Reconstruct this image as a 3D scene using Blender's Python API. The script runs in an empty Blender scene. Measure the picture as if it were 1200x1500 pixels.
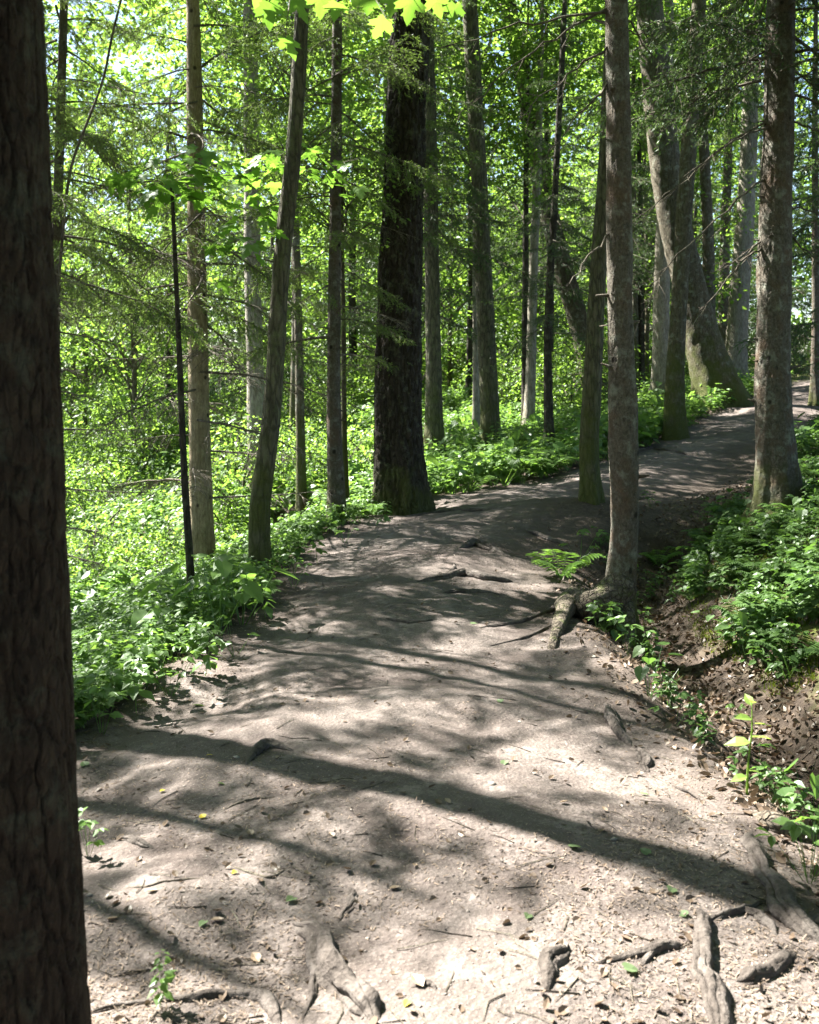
import bpy, math, random
import numpy as np
from mathutils import Vector

random.seed(7)
RNG = np.random.default_rng(11)
C = bpy.context.scene.collection
F = 1458.0           # focal length in pixels of the 1200 x 1500 photograph
EYE = 1.6
HORIZON = 560.0
TO_SUN = np.array([-0.848, 0.53])      # horizontal direction towards the sun
SUN_EL = math.radians(50)


# ---------------------------------------------------------------- numeric helpers
def wx(px, d):
    return (px - 600.0) / F * d


def wz(py, d):
    return EYE - (py - HORIZON) / F * d


def _hash(ix, iy, iz):
    n = (ix * 374761393 + iy * 668265263 + iz * 2147483647 * 3 + 1013904223) & 0xFFFFFFFF
    n = ((n ^ (n >> 13)) * 1274126177) & 0xFFFFFFFF
    n = n ^ (n >> 16)
    return (n & 0xFFFF) / 65535.0


def noise3(x, y, z):
    x, y, z = np.broadcast_arrays(np.asarray(x, float), np.asarray(y, float), np.asarray(z, float))
    ix, iy, iz = (np.floor(v).astype(np.int64) for v in (x, y, z))
    fx, fy, fz = x - ix, y - iy, z - iz
    fx, fy, fz = (f * f * (3 - 2 * f) for f in (fx, fy, fz))
    out = 0
    for a in (0, 1):
        for b in (0, 1):
            for c in (0, 1):
                wgt = (fx if a else 1 - fx) * (fy if b else 1 - fy) * (fz if c else 1 - fz)
                out = out + wgt * _hash(ix + a, iy + b, iz + c)
    return out - 0.5


def fbm(x, y, z=0.0, octv=3):
    s, a = 0, 1.0
    for i in range(octv):
        s = s + a * noise3(x * 2 ** i + 17.3 * i, y * 2 ** i + 5.1 * i, z * 2 ** i)
        a *= 0.5
    return s


def sstep(a, b, x):
    t = np.clip((x - a) / (b - a), 0, 1)
    return t * t * (3 - 2 * t)


# ---------------------------------------------------------------- terrain
LEFT = np.array([(-1.8, -3), (-1.75, 1), (-1.6, 3.4), (-1.46, 4.36), (-1.2, 5.2), (-.97, 7), (-.8, 9.7), (-.3, 11.6), (.6, 13.1), (2.2, 14.1),
                 (3.5, 15.5), (4.6, 17.2), (6.5, 20.5), (9, 25), (12, 31), (20, 45), (40, 75)], float)
RIGHT = np.array([(1.3, -3), (1.3, 1), (1.25, 3.4), (1.18, 4.4), (1.08, 5.2), (1.05, 7), (1.35, 9), (2.05, 10.6), (3.2, 11.9), (4.7, 13.9),
                  (6.0, 15.8), (6.9, 17.5), (9.0, 20.5), (11.5, 25), (15, 31), (23, 45), (43, 75)], float)
MID = (LEFT + RIGHT) / 2
ARC = np.concatenate([[0], np.cumsum(np.hypot(*np.diff(MID, axis=0).T))]) - 3.0
ZC = (np.array([-3, 8, 9.5, 11.3, 13, 15.2, 17.3, 19.2, 22.9, 28, 35, 50, 90]),
      np.array([0, 0, .02, .08, .16, .32, .52, .69, 1.0, 1.32, 1.62, 2.1, 3.2]))


def nearest(poly, x, y):
    """signed distance (positive to the right of the line) and the parameter along it"""
    best = np.full(x.shape, 1e9)
    sgn = np.zeros(x.shape)
    par = np.zeros(x.shape)
    for i in range(len(poly) - 1):
        ax, ay = poly[i]
        dx, dy = poly[i + 1] - poly[i]
        L2 = dx * dx + dy * dy
        t = np.clip(((x - ax) * dx + (y - ay) * dy) / L2, 0, 1)
        qx, qy = x - ax - t * dx, y - ay - t * dy
        dd = qx * qx + qy * qy
        m = dd < best
        best = np.where(m, dd, best)
        sgn = np.where(m, np.sign(qx * dy - qy * dx), sgn)
        par = np.where(m, i + t, par)
    return np.sqrt(best) * np.where(sgn == 0, 1, sgn), par


def terrain(x, y, fine=True):
    x = np.asarray(x, float)
    y = np.asarray(y, float)
    shp = x.shape
    x, y = x.ravel(), y.ravel()
    tl, _ = nearest(LEFT, x, y)
    tr, _ = nearest(RIGHT, x, y)
    tr = -tr
    _, pm = nearest(MID, x, y)
    s = np.interp(pm, np.arange(len(MID)), ARC)
    z = np.interp(s, *ZC)
    ol = np.maximum(0, -tl)           # how far left of the path
    orr = np.maximum(0, -tr)          # how far right of the path
    # left flank: steep beside the foreground, gentle beside the far stretch
    k = 0.42 - 0.36 * sstep(10.5, 14.5, s)
    z = z - k * (np.sqrt(ol * ol + 0.09) - 0.3) * (1 - 0.45 * sstep(2, 9, ol))
    z = z - 0.16 * np.maximum(0, -x - 2.2) * sstep(9, 15, y)
    z = z + .022 * np.maximum(0, y - 38)
    fl = -1.9 + .055 * np.maximum(0, y - 17)
    z = np.where(x < 0, fl + np.log1p(np.exp(np.clip((z - fl) * 4, -30, 30))) / 4, z)
    # right flank: a gully, then the bank
    g = 1 - sstep(10.0, 13.5, s)
    dip = 0.36 * sstep(0, .75, orr) * g
    bank = (np.maximum(0, orr - .85) * .72) * g + np.maximum(0, orr - .1) * .16 * (1 - g)
    bank = 2.6 * (1 - np.exp(-bank / 2.6))
    z = z - dip + bank
    # crown of the path and worn hollows
    ins = np.clip(np.minimum(tl, tr), 0, 1)
    z = z + 0.07 * sstep(0, .9, ins)
    if fine:
        path = sstep(-.25, .25, np.minimum(tl, tr))
        z = z + .10 * fbm(x * .7, y * .7, 1.0, 2)
        z = z + (.045 - .012 * path) * fbm(x * 3.1, y * 3.1, 4.0, 3)
        z = z + .007 * fbm(x * 14, y * 14, 9.0, 2)
        z = z + .16 * np.exp(-((x - 2.0) ** 2 + (y - 10.8) ** 2) / .5)
    return z.reshape(shp)


def path_in(x, y):
    tl, _ = nearest(LEFT, np.atleast_1d(np.asarray(x, float)), np.atleast_1d(np.asarray(y, float)))
    tr, _ = nearest(RIGHT, np.atleast_1d(np.asarray(x, float)), np.atleast_1d(np.asarray(y, float)))
    return tl, -tr            # both positive inside the path


def gz(x, y):
    return float(terrain(np.array([x]), np.array([y]))[0])


def ground_hit(px, py):
    """point of the terrain that the photograph shows at this pixel"""
    d = np.concatenate([np.arange(1.5, 16, .01), np.arange(16, 60, .05)])
    zz = terrain(wx(px, d), d)
    below = wz(py, d) <= zz
    i = int(np.argmax(below)) if below.any() else len(d) - 1
    return np.array([wx(px, d[i]), d[i], zz[i]])


# ---------------------------------------------------------------- mesh builder
class MB:
    def __init__(self):
        self.v, self.f, self.n = [], [], 0

    def add(self, verts, faces, mat=0):
        verts = np.asarray(verts, np.float32).reshape(-1, 3)
        self.v.append(verts)
        for fc in faces if isinstance(faces, list) else [faces]:
            fc = np.asarray(fc, np.int32)
            if len(fc):
                self.f.append((fc + self.n, mat))
        self.n += len(verts)

    def stamp(self, tmpl, frames, scale, pos, mat=0):
        """copies of a small template, one for each frame"""
        tv, tf = tmpl
        N = len(pos)
        if N == 0:
            return
        sc = np.asarray(scale, float)
        if sc.ndim == 1:
            sc = np.repeat(sc[:, None], 3, 1)
        loc = tv[None] * sc[:, None, :]
        w = np.einsum('nij,nkj->nki', frames, loc) + np.asarray(pos)[:, None, :]
        off = (np.arange(N) * len(tv))[:, None, None]
        self.add(w.reshape(-1, 3), [(np.asarray(f)[None] + off).reshape(-1, np.asarray(f).shape[1]) for f in tf], mat)

    def merge(self, other, M=None, t=(0, 0, 0), s=1.0):
        v = np.concatenate(other.v) if other.v else np.zeros((0, 3))
        v = v * s
        if M is not None:
            v = v @ np.asarray(M).T
        v = v + np.asarray(t)
        self.v.append(v.astype(np.float32))
        for f, m in other.f:
            self.f.append((f + self.n, m))
        self.n += len(v)

    def mesh(self, name, mats, smooth=False):
        me = bpy.data.meshes.new(name)
        v = np.concatenate(self.v)
        me.vertices.add(len(v))
        me.vertices.foreach_set('co', v.ravel())
        li, st, tot, mi = [], [], [], []
        n = 0
        for f, m in self.f:
            li.append(f.ravel())
            k = f.shape[1]
            st.append(n + np.arange(len(f)) * k)
            tot.append(np.full(len(f), k))
            mi.append(np.full(len(f), m))
            n += f.size
        li = np.concatenate(li)
        st = np.concatenate(st)
        me.loops.add(len(li))
        me.loops.foreach_set('vertex_index', li.astype(np.int32))
        me.polygons.add(len(st))
        me.polygons.foreach_set('loop_start', st.astype(np.int32))
        me.polygons.foreach_set('loop_total', np.concatenate(tot).astype(np.int32))
        for m in mats:
            me.materials.append(m)
        me.polygons.foreach_set('material_index', np.concatenate(mi).astype(np.int32))
        me.polygons.foreach_set('use_smooth', np.full(len(st), smooth))
        me.update(calc_edges=True)
        return me

    def build(self, name, mats, parent=None, smooth=False):
        return link(name, self.mesh(name, mats if isinstance(mats, list) else [mats], smooth), parent)


def link(name, me, parent=None):
    o = bpy.data.objects.new(name, me)
    C.objects.link(o)
    if parent is not None:
        o.parent = parent
    return o


def tag(o, label=None, cat=None, group=None, kind=None):
    if label:
        o['label'] = label
    if cat:
        o['category'] = cat
    if group:
        o['group'] = group
    if kind:
        o['kind'] = kind
    return o


def thing(name, loc, label, cat, group=None, rz=0.0, sc=1.0):
    o = bpy.data.objects.new(name, None)
    o.empty_display_size = .1
    C.objects.link(o)
    o.location = loc
    o.rotation_euler = (0, 0, rz)
    o.scale = (sc, sc, sc)
    return tag(o, label, cat, group)


def copy_tree(o, parent=None):
    c = o.copy()
    C.objects.link(c)
    if parent is not None:
        c.parent = parent
    for ch in o.children:
        copy_tree(ch, c)
    return c


def spline(P, n):
    """Catmull-Rom through P (k x m), n samples"""
    P = np.asarray(P, float)
    k = len(P)
    if k == 2:
        t = np.linspace(0, 1, n)[:, None]
        return P[0] * (1 - t) + P[1] * t
    d = np.concatenate([[0], np.cumsum(np.linalg.norm(np.diff(P[:, :3], axis=0), axis=1))])
    t = np.linspace(0, d[-1], n)
    i = np.clip(np.searchsorted(d, t, side='right') - 1, 0, k - 2)
    u = ((t - d[i]) / (d[i + 1] - d[i]))[:, None]
    T = np.zeros_like(P)
    T[1:-1] = (P[2:] - P[:-2]) / (d[2:] - d[:-2])[:, None]
    T[0] = (P[1] - P[0]) / (d[1] - d[0])
    T[-1] = (P[-1] - P[-2]) / (d[-1] - d[-2])
    h = (d[i + 1] - d[i])[:, None]
    return ((2 * u ** 3 - 3 * u ** 2 + 1) * P[i] + (u ** 3 - 2 * u ** 2 + u) * h * T[i]
            + (-2 * u ** 3 + 3 * u ** 2) * P[i + 1] + (u ** 3 - u ** 2) * h * T[i + 1])


def tube(mb, P, R, sides=8, mat=0, rmod=None, cap=True):
    """swept tube; R per point; rmod(theta, arclen, point) multiplies the radius"""
    P = np.asarray(P, float)
    n = len(P)
    R = np.broadcast_to(np.asarray(R, float), (n,))
    T = np.gradient(P, axis=0)
    T /= np.linalg.norm(T, axis=1)[:, None] + 1e-9
    ref = np.array([0.0, 1.0, 0.0]) if abs(T[0][1]) < .8 else np.array([1.0, 0, 0])
    A = np.zeros_like(P)
    for i in range(n):
        a = ref - T[i] * np.dot(ref, T[i])
        a /= np.linalg.norm(a) + 1e-9
        A[i] = a
        ref = a
    B = np.cross(T, A)
    th = np.linspace(0, 2 * np.pi, sides, endpoint=False)
    rr = np.repeat(R[:, None], sides, 1)
    if rmod is not None:
        al = np.concatenate([[0], np.cumsum(np.linalg.norm(np.diff(P, axis=0), axis=1))])
        rr = rr * rmod(th[None, :], al[:, None])
    V = P[:, None, :] + rr[:, :, None] * (np.cos(th)[None, :, None] * A[:, None, :] + np.sin(th)[None, :, None] * B[:, None, :])
    i = np.arange(n - 1)[:, None] * sides
    j = np.arange(sides)[None]
    j2 = (j + 1) % sides
    q = np.stack([i + j, i + j2, i + sides + j2, i + sides + j], -1).reshape(-1, 4)
    faces = [q]
    if cap:
        faces += [np.arange(sides)[None, ::-1], ((n - 1) * sides + np.arange(sides))[None]]
    mb.add(V.reshape(-1, 3), faces, mat)


def sticks(mb, P0, P1, r0, r1, mat=0):
    """many thin three-sided twigs at once"""
    P0, P1 = np.asarray(P0, float), np.asarray(P1, float)
    N = len(P0)
    if N == 0:
        return
    D = P1 - P0
    D = D / (np.linalg.norm(D, axis=1)[:, None] + 1e-9)
    ref = np.where(np.abs(D[:, 2:3]) > .9, np.array([[1., 0, 0]]), np.array([[0., 0, 1.]]))
    A = np.cross(D, ref)
    A /= np.linalg.norm(A, axis=1)[:, None] + 1e-9
    B = np.cross(D, A)
    vs = []
    for P, r in ((P0, r0), (P1, r1)):
        r = np.broadcast_to(np.asarray(r, float), (N,))[:, None]
        for k in range(3):
            a = k * 2 * math.pi / 3
            vs.append(P + r * (math.cos(a) * A + math.sin(a) * B))
    V = np.stack(vs, 1)
    f = np.array([(0, 1, 4, 3), (1, 2, 5, 4), (2, 0, 3, 5)])
    mb.add(V.reshape(-1, 3), [(f[None] + (np.arange(N) * 6)[:, None, None]).reshape(-1, 4)], mat)


def frames(phi, theta, roll):
    d = np.stack([np.cos(phi) * np.cos(theta), np.sin(phi) * np.cos(theta), np.sin(theta)], -1)
    s = np.stack([np.sin(phi), -np.cos(phi), np.zeros_like(phi)], -1)
    n = np.cross(s, d)
    c, k = np.cos(roll)[:, None], np.sin(roll)[:, None]
    s2 = s * c + n * k
    n2 = np.cross(s2, d)
    return np.stack([s2, d, n2], -1)


# ---------------------------------------------------------------- leaf templates (length along +Y, unit length)
LEAF4 = (np.array([(0, 0, 0), (.33, .42, .06), (0, 1, -.06), (-.33, .42, .06)]), [np.array([(0, 1, 2, 3)])])
LEAF8 = (np.array([(0, 0, 0), (.25, .22, .05), (0, .25, -.01), (-.25, .22, .05), (.30, .52, .03), (0, .55, -.04), (-.30, .52, .03), (0, 1, -.16)]),
         [np.array([(0, 1, 2), (0, 2, 3), (4, 7, 5), (5, 7, 6)]), np.array([(1, 4, 5, 2), (2, 5, 6, 3)])])
HEART = (np.array([(0, 0, 0), (.2, -.14, .05), (.43, .06, .07), (.46, .32, .05), (.27, .68, 0), (0, 1, -.14), (-.27, .68, 0), (-.46, .32, .05),
                   (-.43, .06, .07), (-.2, -.14, .05), (0, .4, -.05)]),
         [np.array([(10, i, i + 1) for i in range(0, 9)] + [(10, 9, 0)])])
BLADE = (np.array([(-.09, 0, 0), (.09, 0, 0), (.03, 1, -.1), (-.03, 1, -.1)]), [np.array([(0, 1, 2, 3)])])
NEEDLE = (np.array([(0, 0, 0), (.10, .4, .0), (0, 1, 0), (-.10, .4, .0)]), [np.array([(0, 1, 2, 3)])])
CHIP = (np.array([(-.5, 0, 0), (.5, 0, 0), (.35, 1, .15), (-.35, 1, .15), (-.3, .1, .35), (.3, .1, .35)]),
        [np.array([(0, 1, 2, 3), (4, 5, 2, 3)])])
CURL = (np.array([(0, 0, 0), (.28, .25, .16), (0, .3, 0), (-.28, .25, .1), (.3, .6, .22), (0, .62, .05), (-.3, .6, .16), (0, 1, .2)]), LEAF8[1])


def maple_leaf():
    """five pointed lobes with teeth"""
    right = [(.05, .0), (.30, -.13), (.27, -.02), (.43, .02), (.36, .12), (.56, .26), (.68, .34), (.56, .42), (.62, .56), (.45, .52), (.36, .52),
             (.24, .46), (.22, .62), (.33, .76), (.20, .78), (.14, .92)]
    pts = right + [(0, 1.12)] + [(-x, y) for x, y in right[::-1]]
    pts = np.array(pts)
    z = -.10 * pts[:, 1] ** 2 + .05 * np.abs(pts[:, 0]) - .14 * pts[:, 0] ** 2
    v = np.concatenate([[(0, .32, .03)], np.column_stack([pts, z])])
    n = len(pts)
    return v, [np.array([(0, i + 1, (i + 1) % n + 1) for i in range(n)])]


MAPLE = maple_leaf()


# ---------------------------------------------------------------- materials
class NT:
    def __init__(self, name):
        self.m = bpy.data.materials.new(name)
        self.m.use_nodes = True
        self.t = self.m.node_tree
        self.t.nodes.clear()
        self.out = self.n('ShaderNodeOutputMaterial')

    def n(self, typ, ins=None, **kw):
        nd = self.t.nodes.new(typ)
        for k, v in kw.items():
            setattr(nd, k, v)
        for k, v in (ins or {}).items():
            if isinstance(v, bpy.types.NodeSocket):
                self.t.links.new(v, nd.inputs[k])
            else:
                nd.inputs[k].default_value = v
        return nd

    def noise(self, co, scale, detail=3, rough=.55):
        return self.n('ShaderNodeTexNoise', {'Vector': co, 'Scale': scale, 'Detail': detail, 'Roughness': rough}).outputs['Fac']

    def ramp(self, fac, stops):
        r = self.n('ShaderNodeValToRGB', {'Fac': fac})
        e = r.color_ramp.elements
        while len(e) < len(stops):
            e.new(.5)
        for el, (p, c) in zip(e, stops):
            el.position = p
            el.color = (c if isinstance(c, tuple) else (c, c, c)) + (1,)
        return r.outputs['Color']

    def math(self, op, a, b=0.0):
        return self.n('ShaderNodeMath', {0: a, 1: b}, operation=op).outputs[0]

    def mix(self, fac, a, b):
        m = self.n('ShaderNodeMix', data_type='RGBA')
        for s, v in ((0, fac), (6, a), (7, b)):
            if isinstance(v, bpy.types.NodeSocket):
                self.t.links.new(v, m.inputs[s])
            else:
                m.inputs[s].default_value = v if s == 0 else tuple(v) + (1,)
        return m.outputs[2]

    def finish(self, sh):
        self.t.links.new(sh, self.out.inputs['Surface'])
        return self.m


def leaf_mat(name, a, b, trans, gloss=.025, rough=.45, tmix=.5):
    """thin leaf: diffuse on the lit side, coloured light let through"""
    k = NT(name)
    geo = k.n('ShaderNodeNewGeometry')
    r = geo.outputs['Random Per Island']
    big = k.noise(geo.outputs['Position'], .8, 2)
    f = k.math('ADD', k.math('MULTIPLY', r, .65), k.math('MULTIPLY', big, .4))
    col = k.mix(f, a, b)
    tc = k.mix(f, tuple(x * .7 for x in trans), trans)
    d = k.n('ShaderNodeBsdfDiffuse', {'Color': col})
    t = k.n('ShaderNodeBsdfTranslucent', {'Color': tc})
    s = k.n('ShaderNodeMixShader', {0: tmix, 1: d.outputs[0], 2: t.outputs[0]})
    g = k.n('ShaderNodeBsdfGlossy', {'Color': (.9, .95, .9, 1), 'Roughness': rough})
    s2 = k.n('ShaderNodeMixShader', {0: gloss, 1: s.outputs[0], 2: g.outputs[0]})
    return k.finish(s2.outputs[0])


def bark_mat(name, dark, light, lichen=(.22, .23, .18), lich=.35, stretch=.22, scale=16, crack=.6, moss=.5, moss_h=.8, bump=.6, red=None, knots=False):
    k = NT(name)
    co = k.n('ShaderNodeTexCoord').outputs['Object']
    mp = k.n('ShaderNodeMapping', {'Vector': co, 'Scale': (1, 1, stretch)}).outputs[0]
    n1 = k.noise(mp, scale, 6, .65)
    dis = k.n('ShaderNodeTexNoise', {'Vector': mp, 'Scale': scale * .6, 'Detail': 2}).outputs['Color']
    add = k.n('ShaderNodeVectorMath', operation='MULTIPLY_ADD')
    k.t.links.new(dis, add.inputs[0])
    add.inputs[1].default_value = (.10, .10, .06)
    k.t.links.new(mp, add.inputs[2])
    vor = k.n('ShaderNodeTexVoronoi', {'Vector': add.outputs[0], 'Scale': scale * .9}, feature='DISTANCE_TO_EDGE').outputs['Distance']
    cr = k.ramp(vor, [(0.0, 0.0), (.15, 1.0)])
    fine = k.noise(co, scale * 5, 4, .7)
    base = k.mix(k.ramp(n1, [(.3, 0.0), (.7, 1.0)]), dark, light)
    if red:
        base = k.mix(k.ramp(k.noise(co, 5, 3), [(.48, 0.0), (.68, .8)]), base, red)
    base = k.mix(k.math('MULTIPLY', k.math('SUBTRACT', 1.0, cr), crack), base, tuple(x * .3 for x in dark))
    lm = k.ramp(k.noise(co, 9, 5, .7), [(.52, 0.0), (.66, 1.0)])
    base = k.mix(k.math('MULTIPLY', lm, lich), base, lichen)
    base = k.mix(k.math('MULTIPLY', k.ramp(fine, [(.35, 1.0), (.5, 0.0)]), .4), base, tuple(x * .45 for x in dark))
    if knots:
        kv = k.n('ShaderNodeTexVoronoi', {'Vector': k.n('ShaderNodeMapping', {'Vector': co, 'Scale': (1, 1, .8)}).outputs[0], 'Scale': 5.5}).outputs['Distance']
        base = k.mix(k.ramp(k.math('ADD', kv, k.math('MULTIPLY', fine, .06)), [(.10, .9), (.17, 0.0)]), base, (.012, .009, .007))
    z = k.n('ShaderNodeSeparateXYZ', {'Vector': co}).outputs[2]
    mh = k.math('SUBTRACT', 1.0, k.math('DIVIDE', z, moss_h))
    mm = k.math('ADD', mh, k.math('MULTIPLY', k.math('SUBTRACT', k.noise(co, 4, 4), .5), 2.2))
    mm = k.math('MULTIPLY', k.ramp(mm, [(.15, 0.0), (.75, 1.0)]), moss)
    mosc = k.mix(k.noise(co, 60, 2), (.03, .04, .007), (.085, .095, .018))
    base = k.mix(mm, base, mosc)
    hgt = k.math('ADD', k.math('MULTIPLY', cr, crack), k.math('ADD', k.math('MULTIPLY', n1, .8), k.math('MULTIPLY', fine, .35)))
    bmp = k.n('ShaderNodeBump', {'Strength': bump, 'Distance': .02, 'Height': hgt}).outputs[0]
    p = k.n('ShaderNodeBsdfPrincipled', {'Base Color': base, 'Roughness': .9, 'Normal': bmp, 'Specular IOR Level': .2})
    return k.finish(p.outputs[0])


M = {}
M['bark_dark'] = bark_mat('dark_furrowed_bark', (.02, .016, .012), (.062, .05, .037), lichen=(.13, .14, .09), lich=.5, scale=24, crack=.5, moss=.6, moss_h=.7, bump=1.0)
M['bark_front'] = bark_mat('brown_flaking_bark', (.02, .012, .0075), (.062, .041, .025), lichen=(.085, .09, .06), lich=.5, scale=40, crack=.3, moss=.0, bump=1.0, stretch=.35)
M['bark_spruce'] = bark_mat('scaly_spruce_bark', (.055, .046, .034), (.16, .14, .108), lichen=(.25, .26, .21), lich=.6, scale=48, crack=.35, knots=True, stretch=.6,
                            moss=.85, moss_h=.65, red=(.115, .075, .048), bump=.8)
M['bark_grey'] = bark_mat('grey_ridged_bark', (.05, .041, .027), (.15, .128, .088), lichen=(.26, .28, .22), lich=.5, scale=30, crack=.45, moss=.85, moss_h=2.2, bump=.8)
M['bark_moss'] = bark_mat('mossy_bark', (.045, .04, .026), (.14, .13, .085), lichen=(.12, .15, .06), lich=.45, scale=22, crack=.6, moss=.75, moss_h=1.6, bump=.8)
M['bark_pale'] = bark_mat('pale_bark', (.14, .12, .09), (.34, .31, .25), lichen=(.3, .32, .24), lich=.4, scale=24, crack=.45, moss=.4, moss_h=.8, bump=.6)  # light bark tone of the pale stems
M['bark_painted_sun'] = bark_mat('tan_bark_painted_sun', (.15, .115, .066), (.36, .295, .185), lichen=(.30, .30, .18), lich=.35, scale=40, crack=.35, moss=.6, moss_h=.7, knots=True, bump=.7)  # sunlight on this trunk put into its lighter, warmer bark colour
M['twig'] = bark_mat('dry_twig_wood', (.055, .045, .033), (.17, .145, .11), lichen=(.2, .2, .15), lich=.4, scale=40, moss=0.0, bump=.3)
M['root'] = bark_mat('worn_root_wood', (.034, .027, .022), (.13, .11, .094), lichen=(.19, .17, .155), lich=.25, scale=17, crack=.12, stretch=1.0, moss=0.0, bump=1.0)
M['root_moss'] = bark_mat('mossy_root_wood', (.07, .055, .04), (.19, .16, .12), lichen=(.10, .13, .03), lich=.7, scale=26, crack=.6, stretch=1.0, moss=0.0, bump=1.0)

M['leaf_wood'] = leaf_mat('broadleaf_foliage', (.045, .09, .016), (.09, .15, .034), (.265, .44, .055))
M['leaf_maple'] = leaf_mat('maple_leaf_green', (.05, .11, .015), (.085, .155, .025), (.22, .43, .045), tmix=.5)
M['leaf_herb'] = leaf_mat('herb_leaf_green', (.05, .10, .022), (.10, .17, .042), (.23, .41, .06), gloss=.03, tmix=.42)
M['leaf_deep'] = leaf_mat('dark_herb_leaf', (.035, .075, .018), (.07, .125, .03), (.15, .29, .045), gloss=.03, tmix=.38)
M['leaf_shoot'] = leaf_mat('pale_sapling_leaf', (.10, .17, .03), (.15, .22, .045), (.35, .5, .08), tmix=.45)
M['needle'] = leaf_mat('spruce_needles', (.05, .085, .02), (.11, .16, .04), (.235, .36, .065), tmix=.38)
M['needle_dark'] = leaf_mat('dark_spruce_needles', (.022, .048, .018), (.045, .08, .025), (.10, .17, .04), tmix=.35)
M['fern'] = leaf_mat('fern_green', (.05, .11, .015), (.08, .15, .02), (.25, .45, .05), tmix=.42)
M['moss'] = leaf_mat('moss_green', (.06, .085, .008), (.12, .15, .015), (.15, .2, .02), gloss=.0, tmix=.3)
M['dead_leaf'] = leaf_mat('brown_dead_leaf', (.065, .043, .028), (.17, .122, .085), (.10, .065, .035), gloss=.03, tmix=.2)
M['chip'] = leaf_mat('needle_and_bark_bits', (.055, .04, .03), (.34, .27, .21), (.05, .04, .03), gloss=.0, tmix=.05)
M['yellow_leaf'] = leaf_mat('yellow_fallen_leaf', (.42, .32, .03), (.5, .42, .06), (.4, .3, .03), tmix=.25)
M['green_leaf'] = leaf_mat('green_fallen_leaf', (.08, .12, .05), (.13, .17, .09), (.2, .3, .06), tmix=.25)
M['tan_leaf'] = leaf_mat('tan_fallen_leaf', (.20, .14, .09), (.30, .23, .16), (.2, .14, .08), tmix=.15)


def stone_mat(name, a, b):
    k = NT(name)
    geo = k.n('ShaderNodeNewGeometry')
    c = k.mix(geo.outputs['Random Per Island'], a, b)
    p = k.n('ShaderNodeBsdfPrincipled', {'Base Color': c, 'Roughness': .85})
    return k.finish(p.outputs[0])


M['stone'] = stone_mat('grey_pebble', (.12, .10, .085), (.27, .235, .2))
M['crumb'] = stone_mat('soil_crumb', (.05, .038, .032), (.19, .155, .135))


def ground_mat():
    k = NT('trodden_soil')
    co = k.n('ShaderNodeNewGeometry').outputs['Position']
    at = k.n('ShaderNodeAttribute', attribute_name='path').outputs['Fac']
    ms = k.n('ShaderNodeAttribute', attribute_name='moss').outputs['Fac']
    n1 = k.noise(co, 2.2, 5, .6)
    n2 = k.noise(co, 22, 5, .7)
    n3 = k.noise(co, 130, 3, .7)
    dirt = k.mix(k.ramp(n1, [(.3, 0.0), (.7, 1.0)]), (.064, .051, .044), (.120, .102, .090))
    dirt = k.mix(k.ramp(n2, [(.35, .65), (.55, 0.0)]), dirt, (.12, .098, .084))
    dirt = k.mix(k.ramp(n3, [(.56, 0.0), (.68, .6)]), dirt, (.30, .26, .225))
    dirt = k.mix(k.ramp(k.noise(co, .9, 6, .75), [(.46, 0.0), (.62, .55)]), dirt, (.062, .046, .04))
    dirt = k.mix(k.ramp(k.noise(co, 6.5, 6, .8), [(.52, 0.0), (.66, .6)]), dirt, (.23, .195, .175))
    vor = k.n('ShaderNodeTexVoronoi', {'Vector': co, 'Scale': 55.0, 'Randomness': 1.0})
    dirt = k.mix(k.ramp(vor.outputs['Distance'], [(.10, .55), (.20, 0.0)]), dirt, (.085, .065, .052))
    soil = k.mix(k.ramp(n2, [(.3, 0.0), (.7, 1.0)]), (.028, .021, .016), (.08, .061, .046))
    col = k.mix(at, soil, dirt)  # soil tone also carries the shade painted into the path mask
    mo = k.mix(n3, (.04, .055, .01), (.10, .12, .018))
    mf = k.math('MULTIPLY', ms, k.ramp(k.noise(co, 5, 4), [(.42, 0.0), (.56, 1.0)]))
    col = k.mix(mf, col, mo)
    h = k.math('ADD', k.math('MULTIPLY', n2, 1.0), k.math('ADD', k.math('MULTIPLY', n3, .45), k.math('MULTIPLY', vor.outputs['Distance'], .5)))
    b = k.n('ShaderNodeBump', {'Strength': .8, 'Distance': .012, 'Height': h}).outputs[0]
    p = k.n('ShaderNodeBsdfPrincipled', {'Base Color': col, 'Roughness': .95, 'Normal': b, 'Specular IOR Level': .15})
    return k.finish(p.outputs[0])


M['ground'] = ground_mat()


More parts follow.
